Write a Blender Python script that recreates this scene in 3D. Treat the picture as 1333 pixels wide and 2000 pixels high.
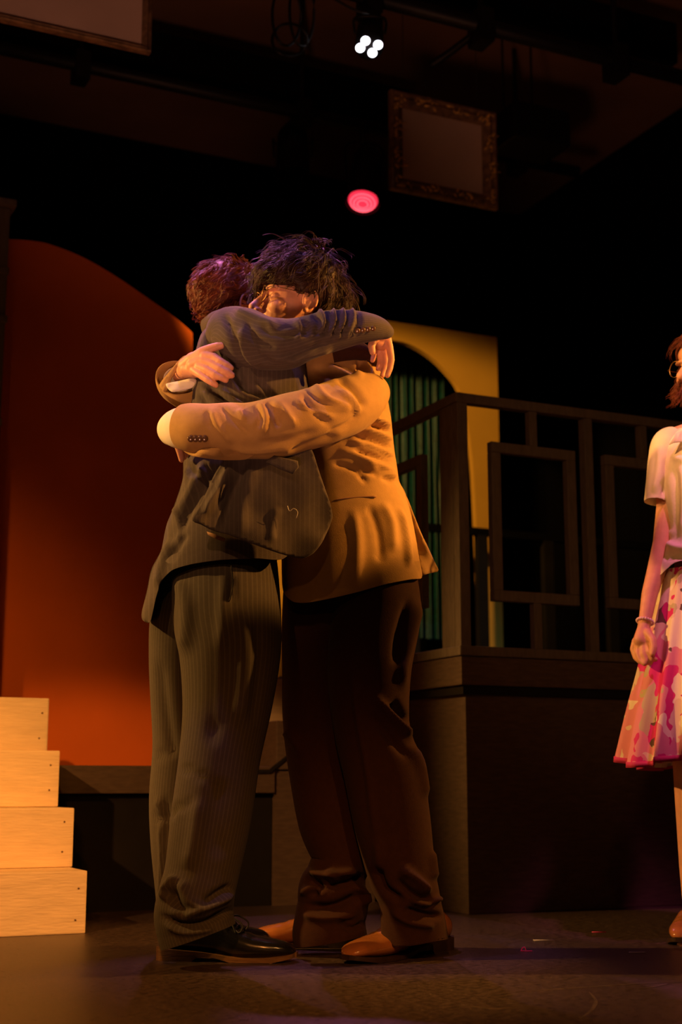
import bpy, bmesh, math, random
import numpy as np
from mathutils import Vector, Matrix, noise
from mathutils.geometry import delaunay_2d_cdt
for o in list(bpy.data.objects): bpy.data.objects.remove(o)
SC = bpy.context.scene
COL = SC.collection
PI = math.pi
rnd = random.Random(7)
# ------------------------------------------------------------------ camera
FPX = 50.0 / 36.0 * 2000.0
CAMH = 0.425
PITCH = math.atan(530.0 / FPX)
cd = bpy.data.cameras.new('stage_camera'); cam = bpy.data.objects.new('stage_camera', cd); COL.objects.link(cam)
cam.location = (0, 0, CAMH); cam.rotation_euler = (PI/2 + PITCH, 0, 0)
cd.sensor_fit = 'VERTICAL'; cd.sensor_height = 36; cd.sensor_width = 24; cd.lens = 50
cd.clip_start = .05; cd.clip_end = 100
cd.dof.use_dof = True; cd.dof.focus_distance = 3.5; cd.dof.aperture_fstop = 3.2
SC.camera = cam
SC.view_settings.view_transform = 'Standard'; SC.view_settings.look = 'None'
SC.view_settings.exposure = 0.0; SC.view_settings.gamma = 1.0
SC.view_settings.use_curve_mapping = False
w = bpy.data.worlds.new('dark_house'); SC.world = w; w.use_nodes = True
w.node_tree.nodes['Background'].inputs[0].default_value = (1.0, .45, .2, 1)
w.node_tree.nodes['Background'].inputs[1].default_value = 0.003

def spot(name, loc, target, power, color, angle, blend=.5, radius=.08):
    l = bpy.data.lights.new(name, 'SPOT'); l.energy = power; l.color = color
    l.spot_size = math.radians(angle); l.spot_blend = blend; l.shadow_soft_size = radius
    o = bpy.data.objects.new(name, l); COL.objects.link(o); o.location = loc
    d = Vector(target) - Vector(loc); o.rotation_euler = d.to_track_quat('-Z', 'Y').to_euler()
    return o
spot('side_spotlight', (3.2, 2.95, 2.8), (.12, 3.6, 1.42), 860, (1.0, .40, .07), 13.5, .25, .03)
spot('right_rim_spotlight', (3.4, 4.5, 2.7), (.05, 3.6, .95), 620, (1.0, .40, .07), 34, .4, .04)
spot('left_spotlight', (-3.1, 3.7, 2.4), (.1, 3.75, .95), 640, (1.0, .48, .11), 40, .6, .04)
spot('front_left_spotlight', (-2.6, -.6, 2.9), (-1.15, 4.3, .35), 980, (1.0, .43, .11), 20, .35, .05)
spot('front_wash', (-.3, -3.2, 3.3), (.1, 3.8, .9), 46, (1.0, .42, .12), 40, .6, .12)
spot('front_pool', (-1.6, .2, 3.3), (-.42, 3.5, 1.26), 190, (1.0, .44, .16), 12, .9, .05)
spot('back_spotlight_purple', (-.9, 4.7, 4.2), (-.10, 3.5, 1.62), 400, (.78, .22, .62), 15.5, .5, .05)
spot('front_foot_spotlight', (1.5, -.9, 2.6), (.1, 3.55, .0), 190, (1.0, .42, .10), 13, .7, .05)
spot('added_floor_wash', (-.3, -2.4, 3.0), (-.6, 2.75, 0), 520, (1.0, .32, .06), 24, .8, .1)  # added lamp, warms the foreground floor where the steps would reflect
spot('overhead_violet', (-.45, 3.0, 4.3), (-.12, 3.5, 1.5), 130, (.42, .25, 1.0), 15, .5, .05)
spot('back_floor_violet', (-.9, 7.6, 4.2), (.1, 4.3, 0), 110, (.80, .25, .40), 26, .8, .05)
spot('back_spotlight_red', (-1.9, 5.6, 3.6), (-.35, 3.7, 1.7), 90, (1.0, .07, .16), 12, .6, .05)
spot('flat_wash', (-1.15, 1.2, 3.4), (-2.0, 6.0, -.1), 370, (1.0, .42, .06), 34, 1.0, .1)
spot('arch_wash', (-.7, 5.4, 3.0), (.4, 7.5, 1.75), 240, (1.0, .50, .10), 52, .3, .1)
spot('added_curtain_wash', (1.2, 5.2, 3.3), (.5, 7.4, 1.1), 40, (.10, .65, 1.0), 26, .8, .1)  # added cyan lamp, keeps the curtain teal beside the amber light
spot('pink_wash', (1.5, 2.3, 4.2), (1.22, 4.05, .85), 380, (1.0, .20, .46), 17, .6, .08)
spot('amber_wash_right', (-.9, 1.0, 3.0), (1.10, 4.05, 1.45), 620, (1.0, .46, .14), 11, .9, .08)
spot('deck_wash', (-.5, -1.5, 1.9), (1.45, 5.3, 1.35), 150, (1.0, .46, .18), 21, .7, .15)
spot('grid_wash', (-.4, 1.5, .4), (.1, 5.0, 4.2), 105, (1.0, .40, .22), 56, .6, .2)

# ------------------------------------------------------------------ projection helpers
cp, sp = math.cos(PITCH), math.sin(PITCH)
def ray(px, py):
    a = (px - 666.5)/FPX; v = (1000.0 - py)/FPX
    return Vector((a, cp - sp*v, sp + cp*v))
def P(px, py, Y):
    d = ray(px, py); return Vector((0, 0, CAMH)) + d*(Y/d.y)
def G(px, py, h=0.0):
    d = ray(px, py); return Vector((0, 0, CAMH)) + d*((h - CAMH)/d.z)
def proj(V):
    x = V[:, 0]; y = V[:, 1]; z = V[:, 2] - CAMH
    dep = y*cp + z*sp; up = -y*sp + z*cp
    return 666.5 + FPX*x/dep, 1000 - FPX*up/dep, dep
def mpp(p):                                    # metres per pixel at a point
    return (p[1]*cp + (p[2]-CAMH)*sp)/FPX
ANG = math.radians(25.2)
U = Vector((math.cos(ANG), math.sin(ANG), 0)); W = Vector((-math.sin(ANG), math.cos(ANG), 0))
O0 = G(912, 1788)
def S(u, v, z): return O0 + U*u + W*v + Vector((0, 0, z))
def onv(px, py, v):                             # pixel -> (u, z) on the stage plane v = const
    d = ray(px, py); c = Vector((0, 0, CAMH)) - O0
    t = (v - c.dot(W))/d.dot(W); p = c + d*t
    return p.dot(U), p.z
def onh(px, py, h):
    p = G(px, py, h) - O0; return p.dot(U), p.dot(W)

# ------------------------------------------------------------------ materials
def mat(name, col, rough=.6, bump=0.0, bscale=200, var=0.0, vscale=6, spec=.4, metal=0, emis=None, estr=0, sheen=0, coords='Object',
        stripe=None, weave=0, stretch=None, sss=0, coat=0):
    m = bpy.data.materials.new(name); m.use_nodes = True; nt = m.node_tree; n = nt.nodes; L = nt.links
    b = n['Principled BSDF']
    b.inputs['Roughness'].default_value = rough; b.inputs['Metallic'].default_value = metal
    b.inputs['Specular IOR Level'].default_value = spec
    b.inputs['Base Color'].default_value = (*col, 1)
    if sheen: b.inputs['Sheen Weight'].default_value = sheen; b.inputs['Sheen Roughness'].default_value = .5
    if coat: b.inputs['Coat Weight'].default_value = coat; b.inputs['Coat Roughness'].default_value = .12
    if sss:
        b.inputs['Subsurface Weight'].default_value = sss; b.inputs['Subsurface Radius'].default_value = (.01, .004, .002)
        b.inputs['Subsurface Scale'].default_value = 1.0
    if emis: b.inputs['Emission Color'].default_value = (*emis, 1); b.inputs['Emission Strength'].default_value = estr
    tc = n.new('ShaderNodeTexCoord'); src = tc.outputs[coords]
    if stretch:
        mp = n.new('ShaderNodeMapping'); mp.inputs['Scale'].default_value = stretch; L.new(src, mp.inputs[0]); src = mp.outputs[0]
    colsock = None
    if var:
        t = n.new('ShaderNodeTexNoise'); t.inputs['Scale'].default_value = vscale; t.inputs['Detail'].default_value = 6
        L.new(src, t.inputs['Vector'])
        r = n.new('ShaderNodeValToRGB'); r.color_ramp.elements[0].position = .3; r.color_ramp.elements[1].position = .7
        r.color_ramp.elements[0].color = (*[c*(1-var) for c in col], 1); r.color_ramp.elements[1].color = (*[min(1, c*(1+var)) for c in col], 1)
        L.new(t.outputs['Fac'], r.inputs[0]); colsock = r.outputs[0]; L.new(colsock, b.inputs['Base Color'])
    if stripe:
        scale, amount, scol = stripe
        wv = n.new('ShaderNodeTexWave'); wv.inputs['Scale'].default_value = scale; wv.bands_direction = 'X'
        wv.inputs['Distortion'].default_value = .4; wv.inputs['Detail'].default_value = 1
        L.new(tc.outputs['UV'], wv.inputs['Vector'])
        rr = n.new('ShaderNodeValToRGB'); rr.color_ramp.elements[0].position = .72; rr.color_ramp.elements[1].position = .95
        L.new(wv.outputs['Fac'], rr.inputs[0])
        mu = n.new('ShaderNodeMath'); mu.operation = 'MULTIPLY'; mu.inputs[1].default_value = amount; L.new(rr.outputs[0], mu.inputs[0])
        mx = n.new('ShaderNodeMix'); mx.data_type = 'RGBA'
        L.new(mu.outputs[0], mx.inputs['Factor']); mx.inputs['B'].default_value = (*scol, 1)
        if colsock: L.new(colsock, mx.inputs['A'])
        else: mx.inputs['A'].default_value = (*col, 1)
        L.new(mx.outputs['Result'], b.inputs['Base Color'])
    if bump:
        t2 = n.new('ShaderNodeTexNoise'); t2.inputs['Scale'].default_value = bscale; t2.inputs['Detail'].default_value = 4
        L.new(src, t2.inputs['Vector'])
        bp = n.new('ShaderNodeBump'); bp.inputs['Strength'].default_value = bump; bp.inputs['Distance'].default_value = .002
        L.new(t2.outputs['Fac'], bp.inputs['Height']); L.new(bp.outputs[0], b.inputs['Normal'])
    return m

M = {}
M['tan'] = mat('tan_wool', (.43, .26, .095), .85, .35, 500, .05, 60, .12, sheen=.08)
M['tan_lining'] = mat('tan_lining', (.30, .16, .09), .7, .1, 300, 0, 6, .2)
M['grey'] = mat('grey_wool', (.078, .063, .059), .85, .3, 600, .06, 90, .1, sheen=.08, stripe=(3.4, .14, (.2, .17, .15)))
M['greytr'] = mat('grey_trouser_wool', (.056, .047, .038), .85, .3, 600, .06, 90, .1, sheen=.05, stripe=(2.2, .14, (.21, .18, .15)))
M['brown'] = mat('brown_wool', (.038, .015, .009), .9, .4, 500, .10, 80, .08, sheen=.04)
M['white'] = mat('shirt_cotton', (.80, .76, .68), .8, .15, 400, .04, 30, .2)
M['skin'] = mat('skin', (.66, .33, .22), .5, .12, 300, .08, 40, .35, sss=.15)
M['hair_dark'] = mat('dark_brown_hair', (.034, .012, .007), .55, 0, 1, .4, 40, .3)
M['hair_red'] = mat('auburn_hair', (.16, .036, .018), .5, 0, 1, .4, 40, .35)
M['blackshoe'] = mat('black_leather', (.008, .008, .008), .25, .1, 120, 0, 1, .5, coat=.3)
M['brownshoe'] = mat('tan_leather', (.33, .12, .035), .22, .1, 120, .25, 14, .5, coat=.3)
M['sole'] = mat('leather_sole', (.16, .085, .035), .55, .3, 60, .3, 30, .3, stretch=(1, 1, 8))
M['darksole'] = mat('dark_sole', (.035, .018, .010), .5, .2, 60, .3, 30, .3)
M['lace'] = mat('black_lace', (.01, .01, .01), .7)
M['metal'] = mat('gold_wire', (.42, .25, .10), .35, metal=1)
M['horn'] = mat('horn_button', (.12, .06, .03), .22, coat=.5)
M['pearl'] = mat('pearl', (.8, .55, .6), .2, coat=.5)
M['step'] = mat('cream_painted_wood', (.80, .60, .38), .6, .9, 7, .08, 3, .3, stretch=(3, 3, 22))
M['scratch'] = mat('pale_scratch', (.09, .06, .045), .5, 0, 1, .5, 60)
M['screw'] = mat('screw_hole', (.12, .06, .03), .8)
M['orange'] = mat('orange_flat_paint', (.62, .13, .018), .85, .1, 100, .06, 4, .15)
M['yellow'] = mat('yellow_flat_paint', (.62, .36, .06), .85, .1, 100, .05, 4, .15)
M['olive'] = mat('green_trim_paint', (.10, .13, .02), .85)
M['blackpaint'] = mat('black_paint', (.010, .008, .007), .8, .2, 30, .2, 8, .15)
M['duv'] = mat('black_drape', (.0035, .003, .003), .95, .2, 80, 0, 1, .05)
M['deck'] = mat('dark_grey_brown_paint', (.080, .052, .038), .7, .5, 12, .18, 10, .25, stretch=(2, 2, 10))
M['rail'] = mat('grey_brown_painted_wood', (.11, .085, .068), .7, .4, 14, .18, 12, .25, stretch=(6, 6, 1.5))
M['teal'] = mat('teal_sequin_cloth', (.004, .055, .062), .5, .5, 150, .4, 40, .5)
M['sequin'] = mat('sequins', (.5, .7, .6), .15, metal=1)
M['ceil'] = mat('brown_ceiling', (.22, .12, .08), .9, .3, 5, .25, 1.2, .1)
M['canvas'] = mat('blank_canvas', (.62, .46, .40), .85, .3, 300, .06, 5, .15)
M['frame'] = mat('dark_gilt_frame', (.20, .12, .07), .5, .4, 60, .5, 30, .4)
M['gilt'] = mat('gilt_relief', (.75, .45, .12), .4, .3, 90, .4, 60, .5, metal=.3)
M['fix'] = mat('black_fixture', (.006, .005, .005), .5, 0, 1, 0, 1, .3)
M['led'] = mat('led_lens', (1, 1, 1), .3, emis=(.93, .90, 1.0), estr=7)
M['redlens'] = mat('red_lens', (.6, .01, .03), .3, emis=(1.0, .03, .07), estr=1.2)
M['redrib'] = mat('red_lens_rib', (.9, .2, .2), .3, emis=(1.0, .12, .16), estr=2.2)
M['blouse'] = mat('cream_blouse_cotton', (.78, .66, .55), .8, .2, 300, .05, 30, .2, sheen=.1)
M['hem'] = mat('magenta_hem', (.50, .03, .13), .8, .2, 200)
M['magenta'] = mat('magenta_strip', (.75, .04, .25), .4)
M['paper'] = mat('white_strip', (.6, .55, .6), .5)
M['lens'] = None
def glassmat():
    m = bpy.data.materials.new('spectacle_glass'); m.use_nodes = True; n = m.node_tree.nodes; L = m.node_tree.links
    n.remove(n['Principled BSDF']); t = n.new('ShaderNodeBsdfTransparent'); t.inputs[0].default_value = (.95, .95, .95, 1)
    g = n.new('ShaderNodeBsdfGlossy'); g.inputs['Roughness'].default_value = .03; mx = n.new('ShaderNodeMixShader'); mx.inputs[0].default_value = .06
    L.new(t.outputs[0], mx.inputs[1]); L.new(g.outputs[0], mx.inputs[2]); L.new(mx.outputs[0], n['Material Output'].inputs['Surface']); return m
M['lens'] = glassmat()
def skirtmat():
    m = bpy.data.materials.new('floral_skirt_cotton'); m.use_nodes = True; nt = m.node_tree; n = nt.nodes; L = nt.links
    b = n['Principled BSDF']; b.inputs['Roughness'].default_value = .7; b.inputs['Specular IOR Level'].default_value = .2
    tc = n.new('ShaderNodeTexCoord'); no = n.new('ShaderNodeTexNoise'); no.inputs['Scale'].default_value = 7; no.inputs['Detail'].default_value = 3
    L.new(tc.outputs['Object'], no.inputs['Vector'])
    mx = n.new('ShaderNodeMix'); mx.data_type = 'RGBA'; mx.inputs['Factor'].default_value = .28
    L.new(tc.outputs['Object'], mx.inputs['A']); L.new(no.outputs['Color'], mx.inputs['B'])
    mp = n.new('ShaderNodeMapping'); mp.inputs['Rotation'].default_value = (0, .5, 0); mp.inputs['Scale'].default_value = (24, 13, 13); L.new(mx.outputs['Result'], mp.inputs[0])
    vo = n.new('ShaderNodeTexVoronoi'); vo.inputs['Scale'].default_value = 1.0; L.new(mp.outputs[0], vo.inputs['Vector'])
    se = n.new('ShaderNodeSeparateColor'); L.new(vo.outputs['Color'], se.inputs[0])
    r = n.new('ShaderNodeValToRGB'); r.color_ramp.interpolation = 'CONSTANT'
    cs = [(0, (.72, .55, .45)), (.30, (.62, .03, .20)), (.46, (.80, .68, .55)), (.68, (.70, .25, .33)), (.80, (.13, .07, .06)), (.88, (.50, .42, .28))]
    r.color_ramp.elements[0].color = (*cs[0][1], 1); r.color_ramp.elements[1].position = cs[1][0]; r.color_ramp.elements[1].color = (*cs[1][1], 1)
    for p_, c_ in cs[2:]:
        e = r.color_ramp.elements.new(p_); e.color = (*c_, 1)
    L.new(se.outputs[0], r.inputs[0]); L.new(r.outputs[0], b.inputs['Base Color'])
    return m
M['skirt'] = skirtmat()
def floormat():
    m = bpy.data.materials.new('scuffed_black_stage_floor'); m.use_nodes = True; nt = m.node_tree; n = nt.nodes; L = nt.links
    b = n['Principled BSDF']
    tc = n.new('ShaderNodeTexCoord')
    def nz(scale, st, det=6, rot=0):
        mp = n.new('ShaderNodeMapping'); mp.inputs['Scale'].default_value = st; mp.inputs['Rotation'].default_value = (0, 0, rot)
        L.new(tc.outputs['Object'], mp.inputs[0])
        t = n.new('ShaderNodeTexNoise'); t.inputs['Scale'].default_value = scale; t.inputs['Detail'].default_value = det; t.inputs['Roughness'].default_value = .7
        L.new(mp.outputs[0], t.inputs['Vector']); return t
    a = nz(3, (1, 1, 1)); c = nz(48, (1, 3.2, 1), 9, .2); d = nz(30, (6, 1, 1), 6, .7)
    r = n.new('ShaderNodeValToRGB'); r.color_ramp.elements[0].position = .40; r.color_ramp.elements[1].position = .66
    r.color_ramp.elements[0].color = (.012, .009, .008, 1); r.color_ramp.elements[1].color = (.13, .085, .07, 1)
    L.new(c.outputs['Fac'], r.inputs[0])
    r2 = n.new('ShaderNodeValToRGB'); r2.color_ramp.elements[0].position = .60; r2.color_ramp.elements[1].position = .70
    L.new(d.outputs['Fac'], r2.inputs[0])
    mx = n.new('ShaderNodeMix'); mx.data_type = 'RGBA'; L.new(r.outputs[0], mx.inputs['A']); mx.inputs['B'].default_value = (.20, .15, .12, 1)
    L.new(r2.outputs[0], mx.inputs['Factor'])
    L.new(mx.outputs['Result'], b.inputs['Base Color'])
    rr = n.new('ShaderNodeMapRange'); rr.inputs['To Min'].default_value = .14; rr.inputs['To Max'].default_value = .50
    L.new(c.outputs['Fac'], rr.inputs[0]); L.new(rr.outputs[0], b.inputs['Roughness'])
    bp = n.new('ShaderNodeBump'); bp.inputs['Strength'].default_value = .8; bp.inputs['Distance'].default_value = .003
    L.new(c.outputs['Fac'], bp.inputs['Height']); L.new(bp.outputs[0], b.inputs['Normal'])
    b.inputs['Specular IOR Level'].default_value = .5
    return m
M['floor'] = floormat()

# ------------------------------------------------------------------ mesh helpers
class MB:
    def __init__(s): s.v = []; s.f = []; s.uv = []; s.n = 0
    def add(s, V, F, UV=None):
        V = [tuple(p) for p in V]
        s.v += V; s.f += [tuple(i + s.n for i in f) for f in F]
        s.uv += [tuple(q) for q in UV] if UV is not None else [(p[0]*3, p[2]*3) for p in V]
        s.n += len(V); return s
    def build(s, name, m, parent=None, smooth=True, merge=0.0, bevel=0.0, flat_angle=None):
        me = bpy.data.meshes.new(name)
        me.from_pydata(s.v, [], s.f)
        uvl = me.uv_layers.new(name='UVMap')
        lv = np.empty(len(me.loops), dtype=np.int32); me.loops.foreach_get('vertex_index', lv)
        uva = np.array(s.uv, dtype=np.float32)[lv]; uvl.data.foreach_set('uv', uva.ravel())
        bm = bmesh.new(); bm.from_mesh(me)
        if merge: bmesh.ops.remove_doubles(bm, verts=bm.verts, dist=merge)
        bmesh.ops.recalc_face_normals(bm, faces=bm.faces)
        if bevel:
            es = [e for e in bm.edges if len(e.link_faces) == 2 and e.calc_face_angle(0) > .5]
            bmesh.ops.bevel(bm, geom=es, offset=bevel, segments=2, affect='EDGES', profile=.6)
        for f in bm.faces: f.smooth = smooth
        bm.to_mesh(me); bm.free()
        me.materials.append(m)
        o = bpy.data.objects.new(name, me); COL.objects.link(o)
        if parent is not None: o.parent = parent
        if parent is not None and parent.parent is None and parent.type == 'EMPTY':
            pass
        return o
def tag(o, label=None, cat=None, group=None, kind=None):
    if label: o['label'] = label
    if cat: o['category'] = cat
    if group: o['group'] = group
    if kind: o['kind'] = kind
    return o
def empty(name, label, cat, group=None):
    o = bpy.data.objects.new(name, None); COL.objects.link(o); o.empty_display_size = .1
    return tag(o, label, cat, group)

BF = [(0,1,3,2), (4,6,7,5), (0,4,5,1), (2,3,7,6), (0,2,6,4), (1,5,7,3)]
def box_pts(fn, a0, a1, b0, b1, c0, c1):
    return [fn(a, b, c) for a in (a0, a1) for b in (b0, b1) for c in (c0, c1)]
def sbox(u0, u1, v0, v1, z0, z1, mb=None):
    mb = mb or MB(); mb.add(box_pts(S, u0, u1, v0, v1, z0, z1), BF); return mb
def catmull(A, n):
    A = np.array(A, dtype=float); m = len(A)
    out = []
    for i in range(m-1):
        p0 = A[max(i-1, 0)]; p1 = A[i]; p2 = A[i+1]; p3 = A[min(i+2, m-1)]
        for k in range(n):
            t = k/n
            out.append(.5*((2*p1) + (-p0+p2)*t + (2*p0-5*p1+4*p2-p3)*t*t + (-p0+3*p1-3*p2+p3)*t**3))
    out.append(A[-1]); return np.array(out)
def catclosed(A, step=4.0):
    A = np.array(A, dtype=float); m = len(A); out = []
    for i in range(m):
        p0 = A[i-1]; p1 = A[i]; p2 = A[(i+1) % m]; p3 = A[(i+2) % m]
        L = np.linalg.norm((p2-p1)[:2]); n = max(1, int(round(L/step)))
        for k in range(n):
            t = k/n
            q = .5*((2*p1) + (-p0+p2)*t + (2*p0-5*p1+4*p2-p3)*t*t + (-p0+3*p1-3*p2+p3)*t**3)
            l = p1 + (p2-p1)*t
            out.append(q*.75 + l*.25)
    return np.array(out)
def segdist(X, Y, pts):
    """distance to a polyline and position along it (0..1)"""
    best = np.full(X.shape, 1e9); al = np.zeros(X.shape)
    pts = np.array(pts, dtype=float); d = np.linalg.norm(np.diff(pts, axis=0), axis=1); tot = d.sum(); acc = 0
    for i in range(len(pts)-1):
        a = pts[i]; b = pts[i+1]; ab = b-a; L2 = max(ab@ab, 1e-9)
        t = np.clip(((X-a[0])*ab[0] + (Y-a[1])*ab[1])/L2, 0, 1)
        dd = np.hypot(X-a[0]-t*ab[0], Y-a[1]-t*ab[1]); mk = dd < best
        best[mk] = dd[mk]; al[mk] = (acc + t[mk]*d[i])/tot; acc += d[i]
    return best, al
FOLD = 1.8
def sculpt(V, N, strokes, wt=None):
    """push cloth in or out along fold lines: stroke = (points, width_px, amp_mm)"""
    V = np.array(V, dtype=float); N = np.array(N, dtype=float)
    X, Y, D = proj(V)
    view = V - np.array([0, 0, CAMH]); view /= np.linalg.norm(view, axis=1)[:, None]
    fac = np.clip(-(view*N).sum(1)*2.5 + .15, 0, 1)
    tot = np.zeros(len(V))
    for st in strokes:
        pts = st[0]; wd = st[1]; amp = st[2]
        if len(pts) > 2: pts = catmull(pts, 4)
        d, al = segdist(X, Y, pts)
        prof = np.exp(-(d/wd)**2)
        env = np.clip(np.sin(np.clip(al, 0, 1)*PI)*2.0, 0, 1)
        env = .25 + .75*env if len(st) > 3 else env
        tot += prof*env*amp*.001
    if wt is not None: fac = fac*wt
    return V + N*(tot*fac*FOLD)[:, None]
def wrinkle(V, N, amp, scale, seed=0):
    out = np.array(V, dtype=float)
    for i in range(len(out)):
        p = out[i]; q = Vector((p[0]*scale[0]+seed, p[1]*scale[1], p[2]*scale[2]))
        out[i] = p + N[i]*(noise.noise(q)*amp)
    return out
def tube(rings, n=48, sub=8, strokes=(), cap0=True, cap1=True, hem=0, wr=None, uvr=1.0, sq=1.0, seed=0, fold=1.0):
    """rings: (px, py, Y, half-width px, half-depth m)"""
    R = catmull(rings, sub)
    C = np.array([P(r[0], r[1], r[2]) for r in R])
    T = np.gradient(C, axis=0); T /= np.linalg.norm(T, axis=1)[:, None]
    V = []; N = []; UVs = []; k = len(R); ln = 0
    for i in range(k):
        c = Vector(C[i]); t = Vector(T[i]); view = (c - Vector((0, 0, CAMH))).normalized()
        s = t.cross(view)
        if s.length < .2 and i > 0: s = lasts
        s.normalize(); lasts = s; d = s.cross(t).normalized()
        if d.dot(view) > 0: d = -d
        rw = R[i][3]*mpp(c); rd = R[i][4]
        if i: ln += np.linalg.norm(C[i]-C[i-1])
        for j in range(n):
            a = 2*PI*j/n; ca, sa = math.cos(a), math.sin(a)
            if sq != 1: ca = math.copysign(abs(ca)**sq, ca); sa = math.copysign(abs(sa)**sq, sa)
            V.append(c + s*(ca*rw) + d*(sa*rd))
            nn = (s*(math.cos(a)/max(rw, 1e-4)) + d*(math.sin(a)/max(rd, 1e-4))).normalized(); N.append(nn)
            UVs.append((j/n*4*uvr if j <= n/2 else (n-j)/n*4*uvr, ln*3))
    V = np.array(V); N = np.array(N)
    if strokes: V = sculpt(V, N, strokes, fold)
    if wr: V = wrinkle(V, N, wr[0], wr[1], seed)
    F = []
    for i in range(k-1):
        for j in range(n):
            a = i*n+j; b = i*n+(j+1) % n
            F.append((a, b, b+n, a+n))
    V = list(map(tuple, V)); UVs = list(UVs)
    def cap(base, ci, inward):
        c = np.array(V[base:base+n]).mean(axis=0)
        if hem:
            t = T[ci]*inward; b0 = base
            for sc_, off in ((.93, 0), (.90, hem)):
                st = len(V)
                for j in range(n):
                    V.append(tuple(c + (np.array(V[base+j])-c)*sc_ + t*off)); UVs.append(UVs[base+j])
                for j in range(n): F.append((b0+j, b0+(j+1) % n, st+(j+1) % n, st+j))
                b0 = st
            c = c + t*hem
        else: b0 = base
        V.append(tuple(c)); UVs.append((0, 0)); q = len(V)-1
        for j in range(n): F.append((b0+j, b0+(j+1) % n, q))
    if cap0: cap(0, 0, 1)
    if cap1: cap((k-1)*n, k-1, -1)
    return V, F, UVs
def inpoly(X, Y, poly):
    c = np.zeros(X.shape, dtype=bool); n = len(poly)
    for i in range(n):
        x0, y0 = poly[i][:2]; x1, y1 = poly[(i+1) % n][:2]
        if y0 == y1: continue
        m = ((y0 > Y) != (y1 > Y)) & (X < (x1-x0)*(Y-y0)/(y1-y0)+x0)
        c ^= m
    return c
def fieldfn(vol, step=4.0, iters=1500):
    vol = np.array(vol)[:, :2]
    x0, y0 = vol.min(0)-8; x1, y1 = vol.max(0)+8
    xs = np.arange(x0, x1, step); ys = np.arange(y0, y1, step); X, Y = np.meshgrid(xs, ys)
    m = inpoly(X, Y, vol); f = np.zeros(X.shape)
    for _ in range(iters):
        g = f.copy(); g[1:-1, 1:-1] = .25*(f[2:, 1:-1]+f[:-2, 1:-1]+f[1:-1, 2:]+f[1:-1, :-2]+1.0); g[~m] = 0
        f = g
    f /= f.max()
    def fn(x, y):
        gx = np.clip((x-x0)/step, 0, len(xs)-1.001); gy = np.clip((y-y0)/step, 0, len(ys)-1.001)
        i = gy.astype(int); j = gx.astype(int); a = gx-j; b = gy-i
        v = f[i, j]*(1-a)*(1-b)+f[i, j+1]*a*(1-b)+f[i+1, j]*(1-a)*b+f[i+1, j+1]*a*b
        return np.sqrt(np.clip(v, 0, 1))
    return fn
def trimesh(outline, step=5.0, rings=False):
    """triangulate an outline with interior points"""
    B = np.array(outline)[:, :2]
    x0, y0 = B.min(0); x1, y1 = B.max(0)
    pts = [Vector(p) for p in B]; nb = len(pts)
    xs = np.arange(x0, x1, step); ys = np.arange(y0, y1, step*.87)
    G_ = []
    for k, yy in enumerate(ys):
        for xx in xs: G_.append((xx+(step/2 if k % 2 else 0), yy))
    G_ = np.array(G_); m = inpoly(G_[:, 0], G_[:, 1], B)
    Bc = np.vstack([B, B[:1]]); sg_ = Bc[1:]-Bc[:-1]; ar = .5*np.sum(Bc[:-1, 0]*Bc[1:, 1]-Bc[1:, 0]*Bc[:-1, 1])
    nn_ = np.stack([-sg_[:, 1], sg_[:, 0]], 1)/np.maximum(np.linalg.norm(sg_, axis=1), 1e-6)[:, None]*(1 if ar > 0 else -1)
    bn_ = nn_+np.roll(nn_, 1, axis=0); bn_ /= np.maximum(np.linalg.norm(bn_, axis=1), 1e-6)[:, None]
    d, _ = segdist(G_[:, 0], G_[:, 1], np.vstack([B, B[:1]])); m &= d > (6.0 if rings else step*.55)
    pts += [Vector(p) for p in G_[m]]
    for e in ((.8, 2.4) if rings else ()):
        Rg = B+bn_*e; dr, _ = segdist(Rg[:, 0], Rg[:, 1], Bc); ok = inpoly(Rg[:, 0], Rg[:, 1], B) & (dr > e*.8); pts += [Vector(p) for p in Rg[ok]]
    r = delaunay_2d_cdt(pts, [(i, (i+1) % nb) for i in range(nb)], [], 1, 1e-4)
    vs = np.array([tuple(v) for v in r[0]]); F = [tuple(f) for f in r[2]]
    return vs, F, nb
def tri_normals(V, F):
    V = np.array(V); N = np.zeros_like(V)
    A = np.array([f[:3] for f in F]); n = np.cross(V[A[:, 1]]-V[A[:, 0]], V[A[:, 2]]-V[A[:, 0]])
    for k in range(3): np.add.at(N, A[:, k], n)
    L = np.linalg.norm(N, axis=1); L[L == 0] = 1; return N/L[:, None]
def idw(ctrl):
    C = np.array(ctrl, dtype=float)
    def fn(x, y):
        x = np.atleast_1d(x); y = np.atleast_1d(y)
        d2 = (x[:, None]-C[:, 0])**2 + (y[:, None]-C[:, 1])**2 + 60; wgt = 1/d2**1.5
        return (wgt*C[:, 2]).sum(1)/wgt.sum(1)
    return fn
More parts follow.
